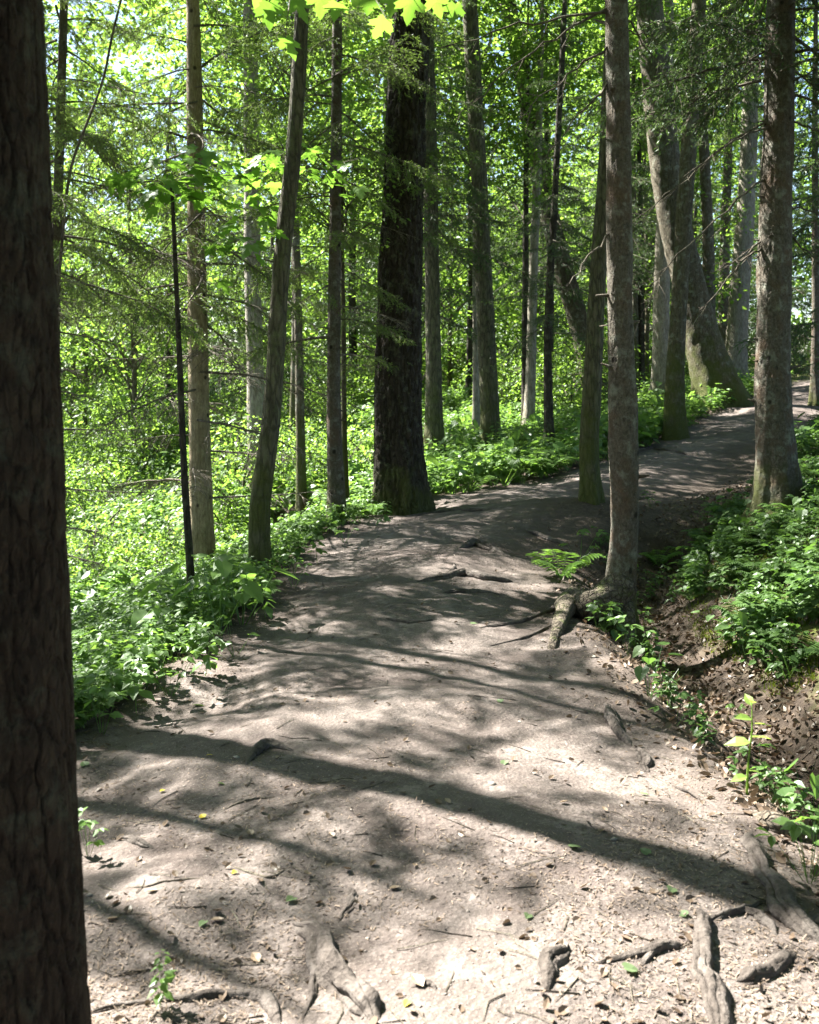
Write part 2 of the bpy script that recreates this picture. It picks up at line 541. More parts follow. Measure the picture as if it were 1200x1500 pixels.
# ---------------------------------------------------------------- the ground sheet
def build_ground():
    Yr = np.concatenate([np.linspace(-13, 1.0, 60, endpoint=False), np.geomspace(3.0, 140, 1050) - 2.0])
    W = np.where(Yr > 1.0, Yr + 2.0, 3.0 + (1.0 - Yr) * 1.6)
    u = np.linspace(-1, 1, 460)
    u = np.sinh(u * 2.0) / np.sinh(2.0) * 1.25
    Y, U = np.meshgrid(Yr, u, indexing='ij')
    X = W[:, None] * U
    Z = terrain(X, Y)
    nr, nu = X.shape
    idx = np.arange(nr * nu).reshape(nr, nu)
    q = np.stack([idx[:-1, :-1], idx[:-1, 1:], idx[1:, 1:], idx[1:, :-1]], -1).reshape(-1, 4)
    mb = MB()
    mb.add(np.stack([X, Y, Z], -1), [q])
    o = mb.build('ground', M['ground'], smooth=True)
    x, y = X.ravel(), Y.ravel()
    tl, tr = path_in(x, y)
    wob = .35 * fbm(x * 2.2, y * 2.2, 3.0, 3)
    pm = sstep(-.35, .2, tl + wob) * sstep(-.4, .3, tr + wob) * (1 - sstep(32, 36, y))
    pm = pm * (1 - .9 * np.exp(-((x - 2.1) ** 2 / .5 + (y - 10.9) ** 2 / 1.2)))  * (1 - .9 * np.exp(-((x - 1.38) ** 2 + (y - 6.95) ** 2) / .3))
    pm = pm * (1 - .75 * sstep(-1.3, -.2, -tr + 1.1 * wob) * sstep(7.5, 9.5, y) * (1 - sstep(15, 18, y)))  # shade on the path's right edge put in as dark soil colour
    a = o.data.attributes.new('path', 'FLOAT', 'POINT')
    a.data.foreach_set('value', pm.astype(np.float32))
    ms = np.maximum(sstep(.9, 1.6, -tr) * (1 - sstep(14, 20, y)) * 1.0, sstep(24, 32, y) * (1 - pm))
    a = o.data.attributes.new('moss', 'FLOAT', 'POINT')
    a.data.foreach_set('value', ms.astype(np.float32))
    tag(o, kind='structure')


build_ground()


# ---------------------------------------------------------------- trunks, boughs, crowns
def trunk_mb(P, R, sides=20, ring=.05, rough=.06, flare=1.6, flare_h=.45, seed=0, lobes=5, plates=None):
    """P points bottom to top in local coordinates (base at z = 0)"""
    L = float(np.sum(np.linalg.norm(np.diff(P, axis=0), axis=1)))
    n = int(min(800, max(30, L / ring)))
    PR = spline(np.column_stack([P, R]), n)
    pts, rad = PR[:, :3], PR[:, 3]
    ph = seed * 1.7

    def rm(th, al):
        z = np.broadcast_to(pts[:, 2:3], (n, 1))
        e = np.exp(-np.maximum(z, 0) / flare_h)
        lob = 1 + .42 * np.cos(lobes * th + ph) + .2 * np.cos((lobes - 2) * th + ph * 2.3)
        f = 1 + (flare - 1) * e * lob
        rr = rad[:, None]
        cx, sx = np.cos(th) * rr, np.sin(th) * rr
        nz = fbm(cx * 9 + ph, sx * 9, al * 1.5, 3) * rough * 2.2 + fbm(cx * 30 + ph, sx * 30, al * 8, 2) * rough * 1.2
        if plates:
            fr, st, depth = plates
            a1 = noise3(cx * fr + ph, sx * fr, al * fr * st) + .45 * noise3(cx * fr * 2.3, sx * fr * 2.3 + ph, al * fr * st * 2.6)
            a2 = noise3(cx * fr * .8 + 9, sx * fr * .8, al * fr * st * 3.0) + .3 * noise3(cx * fr * 3, sx * fr * 3 + ph, al * fr * 2)
            cut = np.maximum(np.exp(-(a1 / .055) ** 2), .7 * np.exp(-(a2 / .035) ** 2))
            nz = nz - depth * cut / rr
        return f * (1 + nz)
    mb = MB()
    tube(mb, pts, rad, sides, 0, rm)
    return mb


def bough_mb(L, seed, needles=True, droop=.35, dens=55, nsize=.042, twr=.0035, bare=.25, sub=3):
    """one spruce bough along +X"""
    rg = np.random.default_rng(seed)
    mb = MB()
    n = 9
    u = np.linspace(0, 1, n)
    ax = np.column_stack([L * u * (1 - .12 * droop * u), L * .05 * np.sin(u * 4 + rg.uniform(0, 6)), -droop * L * (u ** 1.6) + .12 * L * u * u + rg.normal(0, .006, n)])
    tube(mb, ax, np.linspace(.010 * L / 1.5 + .003, .002, n), 5, 0, cap=False)
    m = max(6, int(L / .075))
    uu = np.sort(rg.uniform(.12, 1.0, m * 2))
    base = np.column_stack([np.interp(uu, u, ax[:, i]) for i in range(3)])
    side = np.where(np.arange(len(uu)) % 2 == 0, 1.0, -1.0)
    ln = (.40 * L * (1 - uu) ** .75 + .07) * rg.uniform(.6, 1.15, len(uu)) * np.where(uu < .3, .8, 1)
    ang = np.radians(rg.normal(56, 10, len(uu)))
    dz = rg.normal(-.38, .22, len(uu))
    d = np.column_stack([np.cos(ang), side * np.sin(ang), dz])
    d /= np.linalg.norm(d, axis=1)[:, None]
    mid = base + d * ln[:, None] * .5
    d2 = d + np.array([.05, 0, -.28])
    d2 /= np.linalg.norm(d2, axis=1)[:, None]
    end = mid + d2 * ln[:, None] * .5
    sticks(mb, base, mid, twr, twr * .75)
    sticks(mb, mid, end, twr * .75, twr * .4)
    S0, S1, ok = [base, mid], [mid, end], [uu > bare * .8, uu > bare * .5]
    for j in range(sub):
        t = rg.uniform(.2, .95, len(uu))[:, None]
        b = np.where(t < .5, base + (mid - base) * t * 2, mid + (end - mid) * (t - .5) * 2)
        dd = d2 + np.column_stack([rg.normal(.1, .5, len(uu)), rg.normal(0, .5, len(uu)), rg.normal(-.5, .3, len(uu))])
        dd /= np.linalg.norm(dd, axis=1)[:, None]
        e = b + dd * (ln * rg.uniform(.2, .45, len(uu)))[:, None]
        sticks(mb, b, e, twr * .6, twr * .35)
        S0.append(b)
        S1.append(e)
        ok.append(uu > bare * rg.uniform(.3, 1.2))
    if needles:
        S0.append(ax[3:-1])
        S1.append(ax[4:])
        ok.append(np.ones(n - 4, bool))
        A, B, K = np.concatenate(S0), np.concatenate(S1), np.concatenate(ok)
        A, B = A[K], B[K]
        ll = np.linalg.norm(B - A, axis=1)
        cnt = np.maximum(1, (ll * dens).astype(int))
        ii = np.repeat(np.arange(len(A)), cnt)
        t = rg.uniform(0, 1, len(ii))[:, None]
        pos = A[ii] * (1 - t) + B[ii] * t
        dr = (B - A)[ii] / ll[ii][:, None]
        dr = dr * .75 + rg.normal(0, .42, (len(ii), 3))
        phi = np.arctan2(dr[:, 1], dr[:, 0])
        th = np.arctan2(dr[:, 2], np.hypot(dr[:, 0], dr[:, 1]))
        mb.stamp(NEEDLE, frames(phi, th, rg.uniform(-1.5, 1.5, len(ii))), rg.uniform(.7, 1.25, len(ii)) * nsize, pos, 1)
    return mb


def rotz(a):
    c, s = math.cos(a), math.sin(a)
    return np.array([(c, -s, 0), (s, c, 0), (0, 0, 1)])


def roty(a):
    c, s = math.cos(a), math.sin(a)
    return np.array([(c, 0, s), (0, 1, 0), (-s, 0, c)])


BOUGHS = [bough_mb(1.7, 100 + i, True, d, dens=72, sub=4) for i, d in enumerate((.25, .4, .55, .35))]
BOUGHS_FAR = [bough_mb(1.7, 200 + i, True, d, dens=26, nsize=.075, sub=2) for i, d in enumerate((.3, .5, .4))]
BOUGHS_FULL = [bough_mb(1.7, 250 + i, True, d, dens=60, nsize=.085, sub=2) for i, d in enumerate((.3, .5, .4))]
DEAD = [bough_mb(1.5, 300 + i, False, d, twr=.003, sub=3) for i, d in enumerate((.15, .3, .45))]


def spruce_crown(z0, z1, lmax, lmin, n, seed, lib, axis=None, conical=True):
    """boughs round a stem between two heights, local coordinates"""
    rg = np.random.default_rng(seed)
    mb = MB()
    for i in range(n):
        t = (i + rg.uniform(0, 1)) / n
        z = z0 + (z1 - z0) * t
        L = (lmax + (lmin - lmax) * t) * rg.uniform(.7, 1.15)
        b = lib[rg.integers(len(lib))]
        Mx = rotz(i * 2.39996 + rg.uniform(-.5, .5)) @ roty(rg.normal(.05, .12) - .35 * t)
        x, y = (0, 0) if axis is None else axis(z)
        mb.merge(b, Mx, (x, y, z), L / 1.7)
    return mb


def broad_crown(rx, rz, cz, n_clump, per, seed, leaf=.1, limbs=12, trunk_r=.06, low=0.15):
    """limbs and flat leaf sprays; centre height cz, radii rx, rz"""
    rg = np.random.default_rng(seed)
    mb = MB()
    q = rg.normal(0, 1, (n_clump, 3))
    q /= np.linalg.norm(q, axis=1)[:, None]
    q *= (rg.uniform(.12, 1, n_clump) ** .45)[:, None]
    lump = 1 + .85 * fbm(q[:, 0] * 1.6 + seed, q[:, 1] * 1.6, q[:, 2] * 1.6, 2)
    q *= lump[:, None]
    cen = q * np.array([rx, rx, rz]) + np.array([0, 0, cz])
    # limbs reach from the stem to a spread of the clumps
    ang = np.arctan2(cen[:, 1], cen[:, 0])
    order = rg.permutation(n_clump)[:limbs * 3]
    for j in order:
        e = cen[j]
        rr = math.hypot(e[0], e[1])
        z0 = max(.3, e[2] - rr * .8)
        P = np.array([(0, 0, z0), (e[0] * .45, e[1] * .45, z0 + (e[2] - z0) * .55), e])
        tube(mb, spline(P, 6), np.linspace(trunk_r * .35, .006, 6), 5, 0, cap=False)
    near = order[np.argmin(np.linalg.norm(cen[:, None] - cen[order][None], axis=2), axis=1)]
    sticks(mb, cen[near], cen, .006, .003)
    ii = np.repeat(np.arange(n_clump), per)
    N = len(ii)
    rad = rg.uniform(.25, .6, n_clump)[ii] * np.sqrt(rg.uniform(0, 1, N))
    a = rg.uniform(0, 2 * np.pi, N)
    tilt = rg.normal(0, .3, (n_clump, 2))[ii]
    off = np.column_stack([rad * np.cos(a), rad * np.sin(a), rg.normal(0, .06, N) - .18 * rad])
    off[:, 2] += off[:, 0] * tilt[:, 0] + off[:, 1] * tilt[:, 1]
    fr = frames(a + rg.normal(0, .7, N), rg.normal(-.35, .4, N), rg.normal(0, .5, N))
    mb.stamp(LEAF4, fr, rg.uniform(.65, 1.25, N) * leaf, cen[ii] + off, 1)
    return mb


# crown meshes shared between trees
CROWN_BROAD = [broad_crown(2.3, 3.0, 4.2, 230, 20, 40 + i, leaf=.13).mesh('crown', [M['twig'], M['leaf_wood']]) for i in range(4)]
CROWN_FULL = [broad_crown(2.6, 2.6, 0, 210, 32, 70 + i, leaf=.22, limbs=8).mesh('crown', [M['twig'], M['leaf_wood']]) for i in range(2)]  # oversized leaves: sky-blocking crowns of the unseen added trees
CROWN_TALL = [broad_crown(2.6, 2.6, 0, 210, 32, 60 + i, leaf=.14, limbs=8).mesh('crown', [M['twig'], M['leaf_wood']]) for i in range(3)]
SHRUB = [broad_crown(1.3, 1.0, 1.1, 130, 26, 80 + i, leaf=.085, limbs=6).mesh('foliage', [M['twig'], M['leaf_wood']]) for i in range(3)]
CROWN_SPRUCE = [spruce_crown(0, 8, 1.9, .5, 64, 90 + i, BOUGHS_FAR).mesh('crown', [M['twig'], M['needle']]) for i in range(3)]
CROWN_STREAK = [spruce_crown(0, 8, 1.8, .9, 40, 190 + i, BOUGHS_FULL).mesh('crown', [M['twig'], M['needle']]) for i in range(3)]  # for the added unseen spruces; full boughs with gaps cast streaks
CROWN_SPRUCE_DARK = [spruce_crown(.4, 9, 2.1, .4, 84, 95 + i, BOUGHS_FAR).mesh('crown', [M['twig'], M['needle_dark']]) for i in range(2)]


def trace_tree(name, d, pts, widths, bark, label, H=12.0, flare=1.7, sides=20, rough=.05, seed=0, ring=.06, lean=None, wob=.04, flare_h=.4, base=None, group=None, plates=None, stubs=0):
    """a trunk that stands where the photograph shows it: traced stem at distance d, continued above to height H"""
    px = np.array([p[0] for p in pts], float)
    py = np.array([p[1] for p in pts], float)
    x = wx(px, d)
    z = wz(py, d)
    xb = x[-1]
    z0 = gz(xb, d) if base is None else base
    keep = z > z0 + .25
    X = list(x[keep][::-1])
    Z = list((z[keep] - z0)[::-1])
    P = [(0, 0, -.3), (0, 0, 0.0)] + [(a - xb, 0, b) for a, b in zip(X, Z)]
    P = np.array(P)
    wpy = np.array([w[0] for w in widths], float)
    wr = np.array([w[1] for w in widths], float) / F * d / 2
    zz = wz(wpy, d) - z0
    o = np.argsort(zz)
    R = np.interp(P[:, 2], zz[o], wr[o])
    top = P[-1]
    dr = (P[-1] - P[-3]) / max(.1, P[-1][2] - P[-3][2]) if lean is None else np.array([lean, 0, 1.0])
    if H > top[2] + 1:
        n = 4
        for i in range(1, n + 1):
            t = i / n
            hgt = (H - top[2]) * t
            P = np.vstack([P, top + np.array([dr[0] * hgt * (1 - .35 * t), .05 * hgt * math.sin(seed), hgt])])
            R = np.append(R, R[len(R) - i] * (1 - t) + .03 * t) if False else np.append(R, wr[np.argmin(wpy)] * (1 - .85 * t))
    P[2:, 1] += wob * np.sin(P[2:, 2] * .9 + seed)
    t = thing(name, (xb, d, z0), label, 'tree', group)
    mb = trunk_mb(P, R, sides, ring, rough, flare, flare_h, seed, 5, plates)
    rs = np.random.default_rng(seed + 900)
    for _ in range(stubs):
        q = rs.uniform(.5, min(7.0, P[-1][2] - .5))
        a = rs.uniform(0, 6.28)
        r_ = float(np.interp(q, P[:, 2], R))
        c_ = np.array([np.interp(q, P[:, 2], P[:, 0]), np.interp(q, P[:, 2], P[:, 1]), q])
        dv = np.array([math.cos(a), math.sin(a), rs.uniform(-.2, .5)])
        b_ = rs.uniform(.006, .014)
        tube(mb, np.array([c_ + dv * r_ * .7, c_ + dv * (r_ * 1.03), c_ + dv * (r_ * 1.02 + rs.uniform(.01, .10))]), [b_ * 2.2, b_ * 1.2, b_ * .5], 7)
    mb.build('trunk', bark, t, True)
    axis_z, axis_x, axis_y = P[:, 2], P[:, 0], P[:, 1]
    return t, (lambda q: (float(np.interp(q, axis_z, axis_x)), float(np.interp(q, axis_z, axis_y)))), z0


def put_crown(t, me, loc, rz=0.0, sc=1.0, name='crown'):
    o = link(name, me, t)
    o.location = loc
    o.rotation_euler = (0, 0, rz)
    o.scale = (sc, sc, sc) if not isinstance(sc, tuple) else sc
    return o


def dead_branches(t, axis, zs, azs, Ls, drop=.0, lib=DEAD, mats=None):
    meshes = dead_branches.cache
    for i, (z, a, L) in enumerate(zip(zs, azs, Ls)):
        key = i % len(DEAD)
        if key not in meshes:
            meshes[key] = DEAD[key].mesh('branch', [M['twig'], M['twig']])
        x, y = axis(z)
        o = link('branch', meshes[key], t)
        o.location = (x, y, z)
        o.rotation_euler = (0, drop + random.uniform(-.12, .12), a)
        o.scale = (L / 1.5, L / 1.5 * 1.0, L / 1.5)


dead_branches.cache = {}


def limb(t, axis, z, tip, r=.012, sag=.0, twigs=8, seed=0):
    """one long bare branch from the stem at height z to a tip in local coordinates"""
    rg = np.random.default_rng(seed)
    x, y = axis(z)
    a = np.array([x, y, z])
    tip = np.array(tip, float)
    L = np.linalg.norm(tip - a)
    P = np.array([a, a + (tip - a) * .33 + (0, 0, sag * .8 * L), a + (tip - a) * .68 + (0, 0, sag * .7 * L), tip])
    pts = spline(P, 14)
    pts[1:-1] += rg.normal(0, .012, (12, 3))
    mb = MB()
    tube(mb, pts, np.linspace(r, r * .25, 14), 6, 0)
    k = rg.integers(3, 13, twigs)
    dirn = (tip - a) / L
    dd = dirn + rg.normal(0, .6, (twigs, 3)) + (0, 0, -.25)
    dd /= np.linalg.norm(dd, axis=1)[:, None]
    ln = rg.uniform(.1, .35, twigs) * L * .6
    e = pts[k] + dd * ln[:, None]
    sticks(mb, pts[k], e, r * .35, r * .15)
    k2 = rg.integers(0, twigs, twigs * 2)
    tt = rg.uniform(.3, .9, twigs * 2)[:, None]
    b = pts[k][k2] * (1 - tt) + e[k2] * tt
    d3 = dd[k2] + rg.normal(0, .7, (twigs * 2, 3))
    d3 /= np.linalg.norm(d3, axis=1)[:, None]
    sticks(mb, b, b + d3 * (ln[k2] * .4)[:, None], r * .2, r * .1)
    mb.build('branch', M['twig'], t, True)


# ---- the traced trees --------------------------------------------------------
# 1 the foreground trunk at the left edge
t, ax_, z0 = trace_tree('tree', 2.15, [(-43, 0), (-30, 300), (-19, 600), (-11, 900), (-6, 1150), (4, 1480), (8, 1700)],
                        [(0, 200), (400, 208), (800, 216), (1100, 222), (1480, 240), (1750, 262)], M['bark_front'],
                        'thick dark brown foreground trunk filling the left edge', H=8, flare=1.0, sides=260, rough=.03, seed=3, ring=.01, wob=.0, plates=(26, .22, .011))
put_crown(t, CROWN_TALL[0], (-.9, -.6, 9.5), 1.0, .8)

# 2 the slim spruce just right of it
t, ax_, z0 = trace_tree('spruce_tree', 9.0, [(92, 0), (86, 300), (81, 550), (78, 860)], [(0, 12), (400, 15), (850, 20)], M['bark_spruce'],
                        'slim brown spruce just right of the thick foreground trunk', H=12, seed=2)
spruce_crown(3.3, 11.5, 1.7, .4, 62, 21, BOUGHS, ax_).build('crown', [M['twig'], M['needle']], t)
dead_branches(t, ax_, np.linspace(1.0, 5.4, 26), [i * 2.4 - 1 for i in range(26)], [random.uniform(.9, 2.0) for _ in range(26)])

# 3 the thin bent stem arching out from behind the foreground trunk
P = np.array([(wx(px, 7.4), 7.4 + .05 * math.sin(py), wz(py, 7.4)) for px, py in ((70, 900), (76, 700), (82, 520), (95, 350), (107, 250), (130, 170), (148, 115), (166, 50), (186, -20))])
o3 = np.array([P[0][0], 7.4, gz(P[0][0], 7.4)])
mb = MB()
tube(mb, spline(P - o3, 50), np.linspace(.016, .009, 50), 8, 0)
for q in range(14):
    a_ = spline(P - o3, 50)[18 + q * 2]
    sticks(mb, [a_], [a_ + RNG.normal(0, .16, 3)], .003, .001)
o = mb.build('dead_sapling', M['twig'], None, True)
o.location = o3
tag(o, 'thin bare bent sapling arching up beside the slim brown spruce at upper left', 'sapling')

# 4 dark sapling pole with maple leaves at its tip
t, ax_, z0 = trace_tree('maple_sapling', 8.3, [(252, 268), (257, 380), (262, 500), (270, 700), (279, 845)], [(268, 5), (500, 8), (840, 11)], M['bark_dark'],
                        'thin dark maple sapling topped by one flat spray of leaves', H=0, flare=1.2, sides=10, seed=1, wob=.01)
rg = np.random.default_rng(5)


def maple_spray(mb, centre, spread, n, rg, size=.12, tilt=-.35, mat=1, thick=.10):
    cen = np.asarray(centre, float)
    a = rg.uniform(0, 2 * np.pi, n)
    r = np.sqrt(rg.uniform(.02, 1, n))
    pos = cen + np.column_stack([r * np.cos(a) * spread[0], r * np.sin(a) * spread[1], rg.normal(0, thick, n)])
    fr = frames(a + rg.normal(0, .8, n), rg.normal(tilt, .35, n), rg.normal(0, .4, n))
    mb.stamp(MAPLE, fr, rg.uniform(.7, 1.2, n) * size, pos, mat)
    sticks(mb, np.repeat(cen[None], n, 0) * .75 + pos * .25, pos, .003, .0015)


tipz = wz(268, 8.3) - z0
mb = MB()
tx = wx(252, 8.3) - wx(279, 8.3)
maple_spray(mb, (tx - .05, 0, tipz + .02), (.45, .4), 46, rg, .15, -.5, thick=.12)
maple_spray(mb, (tx + .35, .1, tipz + .08), (.35, .3), 30, rg, .14, -.5, thick=.09)
mb.build('crown', [M['twig'], M['leaf_maple']], t)

# 5 sunlit trunk
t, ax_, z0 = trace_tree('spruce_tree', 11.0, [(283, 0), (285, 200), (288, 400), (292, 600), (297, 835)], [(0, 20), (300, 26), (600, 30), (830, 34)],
                        M['bark_painted_sun'], 'pale sunlit trunk behind the thin dark maple sapling', H=14, seed=4, flare=1.25, stubs=16)
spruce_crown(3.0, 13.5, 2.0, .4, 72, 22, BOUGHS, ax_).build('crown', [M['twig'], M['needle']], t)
dead_branches(t, ax_, np.linspace(.9, 5.6, 28), [i * 2.4 for i in range(28)], [random.uniform(1.0, 2.2) for _ in range(28)])

# 6 pale trunk partly hidden by the curved one
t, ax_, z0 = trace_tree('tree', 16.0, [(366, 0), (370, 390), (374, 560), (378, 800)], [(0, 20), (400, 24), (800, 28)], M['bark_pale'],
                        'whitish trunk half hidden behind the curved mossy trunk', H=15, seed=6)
put_crown(t, CROWN_TALL[1], (0, 0, 10), 0, 1.0)

# 7 curved mossy trunk at the path edge
t, ax_, z0 = trace_tree('maple_tree', 8.4, [(442, 20), (437, 120), (429, 230), (416, 350), (408, 450), (402, 550), (394, 640), (381, 740), (380, 800), (382, 845)],
                        [(0, 20), (300, 24), (600, 27), (740, 29), (840, 30)], M['bark_moss'],
                        'slender curved trunk with mossy foot at the left path edge', H=11, flare=1.2, seed=8, rough=.05, ring=.04, wob=.0, sides=28)
put_crown(t, CROWN_TALL[2], (.9, 0, 8.6), .4, .9)
mb = MB()
for cx, cy, dd, sx, n in ((360, 350, 8.0, .28, 16), (400, 235, 8.8, .5, 22), (470, 245, 8.9, .45, 20), (380, 320, 8.6, .3, 12)):
    maple_spray(mb, (wx(cx, dd) - wx(382, 8.4), dd - 8.4, wz(cy, dd) - z0), (sx, sx * .8), n, rg, .14, -.45)
mb.build('crown', [M['twig'], M['leaf_maple']], t)

# 8 thin pole
t, ax_, z0 = trace_tree('tree', 14.0, [(430, 200), (436, 420), (440, 600), (442, 785)], [(200, 9), (500, 12), (780, 14)], M['bark_grey'],
                        'thin grey pole between the curved trunk and the straight slim trunk', H=8, seed=9)
put_crown(t, CROWN_BROAD[0], (0, 0, 3.5), 1, .7)

# 9 straight slim trunk
t, ax_, z0 = trace_tree('spruce_tree', 11.2, [(494, 20), (492, 200), (490, 450), (490, 620), (494, 772)], [(0, 14), (400, 18), (700, 22), (770, 26)],
                        M['bark_spruce'], 'straight slim spruce left of the massive dark trunk', H=13, flare=1.2, seed=10, stubs=24)
spruce_crown(4.2, 12.5, 1.6, .4, 60, 23, BOUGHS, ax_).build('crown', [M['twig'], M['needle']], t)
dead_branches(t, ax_, np.linspace(1.8, 5.4, 12), [i * 2.4 + .6 for i in range(12)], [random.uniform(.5, 1.3) for _ in range(12)])
mb = MB()
rq = np.random.default_rng(8)
for i in range(12):
    mb.merge(BOUGHS[i % 4], rotz(i * 2.4 + .9) @ roty(rq.normal(.1, .12)), (*ax_(1.9 + i * .2), 1.9 + i * .2), rq.uniform(.5, .85))
mb.build('lower_boughs', [M['twig'], M['needle']], t)
t = thing('spruce_tree', (-2.66, 7.05, gz(-2.66, 7.05)), 'slender young spruce added behind the thick foreground trunk, its boughs streaking the path with shade', 'tree')  # stem added out of sight so its boughs streak the mid path
P = np.array([(0, 0, -.3), (0, 0, 0), (.02, 0, 3), (-.02, .02, 6), (0, 0, 8)])
trunk_mb(P, np.array([.05, .05, .04, .025, .01]), 12, .1, .05, 1.3, .2, 3).build('trunk', M['bark_spruce'], t, True)
spruce_crown(3.0, 7.8, 1.15, .3, 22, 44, BOUGHS).build('crown', [M['twig'], M['needle']], t)
t, ax_, z0 = trace_tree('tree', 12.2, [(503, 480), (504, 600), (506, 760)], [(480, 7), (750, 10)], M['bark_grey'],
                        'very thin stem tucked behind the straight slim spruce', H=5.5, seed=11, sides=10)
put_crown(t, SHRUB[0], (0, 0, 3.2), 2, .7)

# 10 the massive dark trunk
t, ax_, z0 = trace_tree('tree', 12.0, [(604, 0), (596, 150), (590, 300), (585, 450), (583, 600), (587, 745)],
                        [(0, 56), (200, 60), (400, 64), (600, 68), (740, 74)], M['bark_dark'], 'massive dark furrowed trunk in the centre at the path bend', H=17, flare=1.28,
                        sides=140, rough=.06, seed=12, ring=.022, flare_h=.5, plates=(15, .25, .03))
put_crown(t, CROWN_TALL[0], (1.2, .6, 12.0), 2.2, 1.25)
spruce_crown(3.4, 5.4, 1.0, .8, 12, 29, BOUGHS, lambda q: (0, .2)).build('crown', [M['twig'], M['needle']], t)

# 11..16
t, ax_, z0 = trace_tree('tree', 16.5, [(630, 200), (634, 470), (637, 672)], [(200, 20), (470, 22), (670, 26)], M['bark_moss'],
                        'mossy trunk close behind the right side of the massive dark trunk', H=13, seed=13)
put_crown(t, CROWN_SPRUCE_DARK[0], (0, 0, 3.4), 0, .8)
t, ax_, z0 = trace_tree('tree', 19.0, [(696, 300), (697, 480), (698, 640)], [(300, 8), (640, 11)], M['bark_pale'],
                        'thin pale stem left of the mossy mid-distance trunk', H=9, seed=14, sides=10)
put_crown(t, CROWN_BROAD[1], (0, 0, 3.6), 0, .8)
t, ax_, z0 = trace_tree('tree', 17.5, [(688, 0), (695, 130), (702, 260), (709, 420), (715, 550), (721, 668)], [(0, 22), (300, 24), (500, 26), (660, 29)],
                        M['bark_moss'], 'upright mossy trunk in the herbs right of the massive dark trunk', H=15, flare=1.3, seed=15)
put_crown(t, CROWN_TALL[1], (0, 0, 11.5), 1.3, 1.1)
t, ax_, z0 = trace_tree('tree', 22.0, [(742, 0), (768, 120), (786, 230), (806, 320), (830, 410), (852, 490), (880, 610)], [(0, 24), (200, 27), (480, 30), (600, 36)],
                        M['bark_grey'], 'grey trunk leaning strongly left behind the paired path trees', H=14, seed=16)
put_crown(t, CROWN_TALL[2], (-3, 0, 11.5), 1.3, 1.1)
t, ax_, z0 = trace_tree('tree', 20.0, [(771, 250), (770, 420), (769, 610)], [(250, 8), (610, 11)], M['bark_dark'],
                        'thin dark stem touching a pale pole in the bright thicket', H=9, seed=17, sides=10)
put_crown(t, CROWN_BROAD[2], (0, 0, 3.6), 0, .8)
t, ax_, z0 = trace_tree('tree', 19.5, [(787, 250), (781, 420), (778, 540), (775, 620)], [(250, 12), (620, 15)], M['bark_pale'],
                        'pale pole in front of the thin dark stem in the bright thicket', H=11, seed=18, sides=12)
put_crown(t, CROWN_TALL[0], (0, 0, 8.5), 0, .8)
t, ax_, z0 = trace_tree('spruce_tree', 16.0, [(826, 40), (818, 180), (811, 320), (804, 450), (803, 560), (805, 660)], [(40, 8), (300, 10), (650, 13)], M['bark_dark'],
                        'thin dark crooked spruce left of the paired path trees', H=9, seed=19, sides=12)
spruce_crown(2.0, 8.8, 1.3, .3, 46, 33, BOUGHS_FAR, ax_).build('crown', [M['twig'], M['needle_dark']], t)

# 17 mossy tree leaning on the mound, 18 the tree with the big root
t, ax_, z0 = trace_tree('tree', 10.9, [(893, 100), (886, 250), (876, 400), (869, 550), (864, 660), (866, 752)], [(100, 20), (300, 23), (500, 26), (740, 29)],
                        M['bark_moss'], 'mossy trunk on the mound just left of the tree with the big root', H=12, flare=1.35, sides=36, seed=20, ring=.04, flare_h=.25)
put_crown(t, CROWN_TALL[1], (1.0, .5, 10), .3, 1.0)
t, ax_, z0 = trace_tree('spruce_tree', 7.0, [(903, 0), (905, 200), (906, 380), (908, 500), (913, 640), (915, 780), (909, 885)],
                        [(0, 33), (250, 37), (500, 39), (640, 43), (780, 41), (880, 44)], M['bark_spruce'],
                        'straight scaly spruce trunk with a mossy root arching onto the path', H=12, flare=1.75, sides=110, rough=.06, seed=21, ring=.016, flare_h=.14, plates=(34, .7, .004), stubs=26)
T905, A905, Z905 = t, ax_, z0
spruce_crown(6.4, 12, 1.5, .4, 44, 34, BOUGHS, ax_).build('crown', [M['twig'], M['needle']], t)
# its root
def rel(px, py, o, lift=.0):
    g = ground_hit(px, py)
    return g - np.array([o.location.x, o.location.y, o.location.z]) + (0, 0, lift)


gl = lambda dx, dy, up: (dx, dy, gz(t.location.x + dx, t.location.y + dy) - Z905 + up)
P = np.array([(.03, 0, gl(0, 0, 0)[2] + .45), gl(-.08, -.05, .30), gl(-.17, -.09, .19), gl(-.26, -.13, .12), tuple(rel(838, 893, t, .07)), tuple(rel(823, 912, t, .035)), tuple(rel(812, 938, t, -.005)), tuple(rel(803, 962, t, -.05))])
mb = MB()
tube(mb, spline(P, 30), np.interp(np.linspace(0, 1, 30), [0, .3, .6, 1], [.115, .088, .055, .02]), 16, 0,
     lambda th, al: 1 + .35 * fbm(np.cos(th) * 1.5, np.sin(th) * 1.5, al * 7, 3))
mb.build('root', M['root_moss'], t, True)
for pts_, r_ in (([(0, .02, .30), gl(-.12, .12, .10), gl(-.26, .22, .03), gl(-.42, .30, -.05)], (.08, .055, .035, .015)),
                 ([(0, -.03, .28), gl(.02, -.16, .10), gl(-.02, -.30, .03), gl(-.05, -.48, -.05)], (.085, .055, .035, .015))):
    mb = MB()
    tube(mb, spline(np.array(pts_), 26), np.interp(np.linspace(0, 1, 26), [0, .33, .66, 1], r_), 16, 0,
         lambda th, al: 1 + .35 * fbm(np.cos(th) * 1.5, np.sin(th) * 1.5, al * 7, 3))
    mb.build('root', M['root_moss'], t, True)
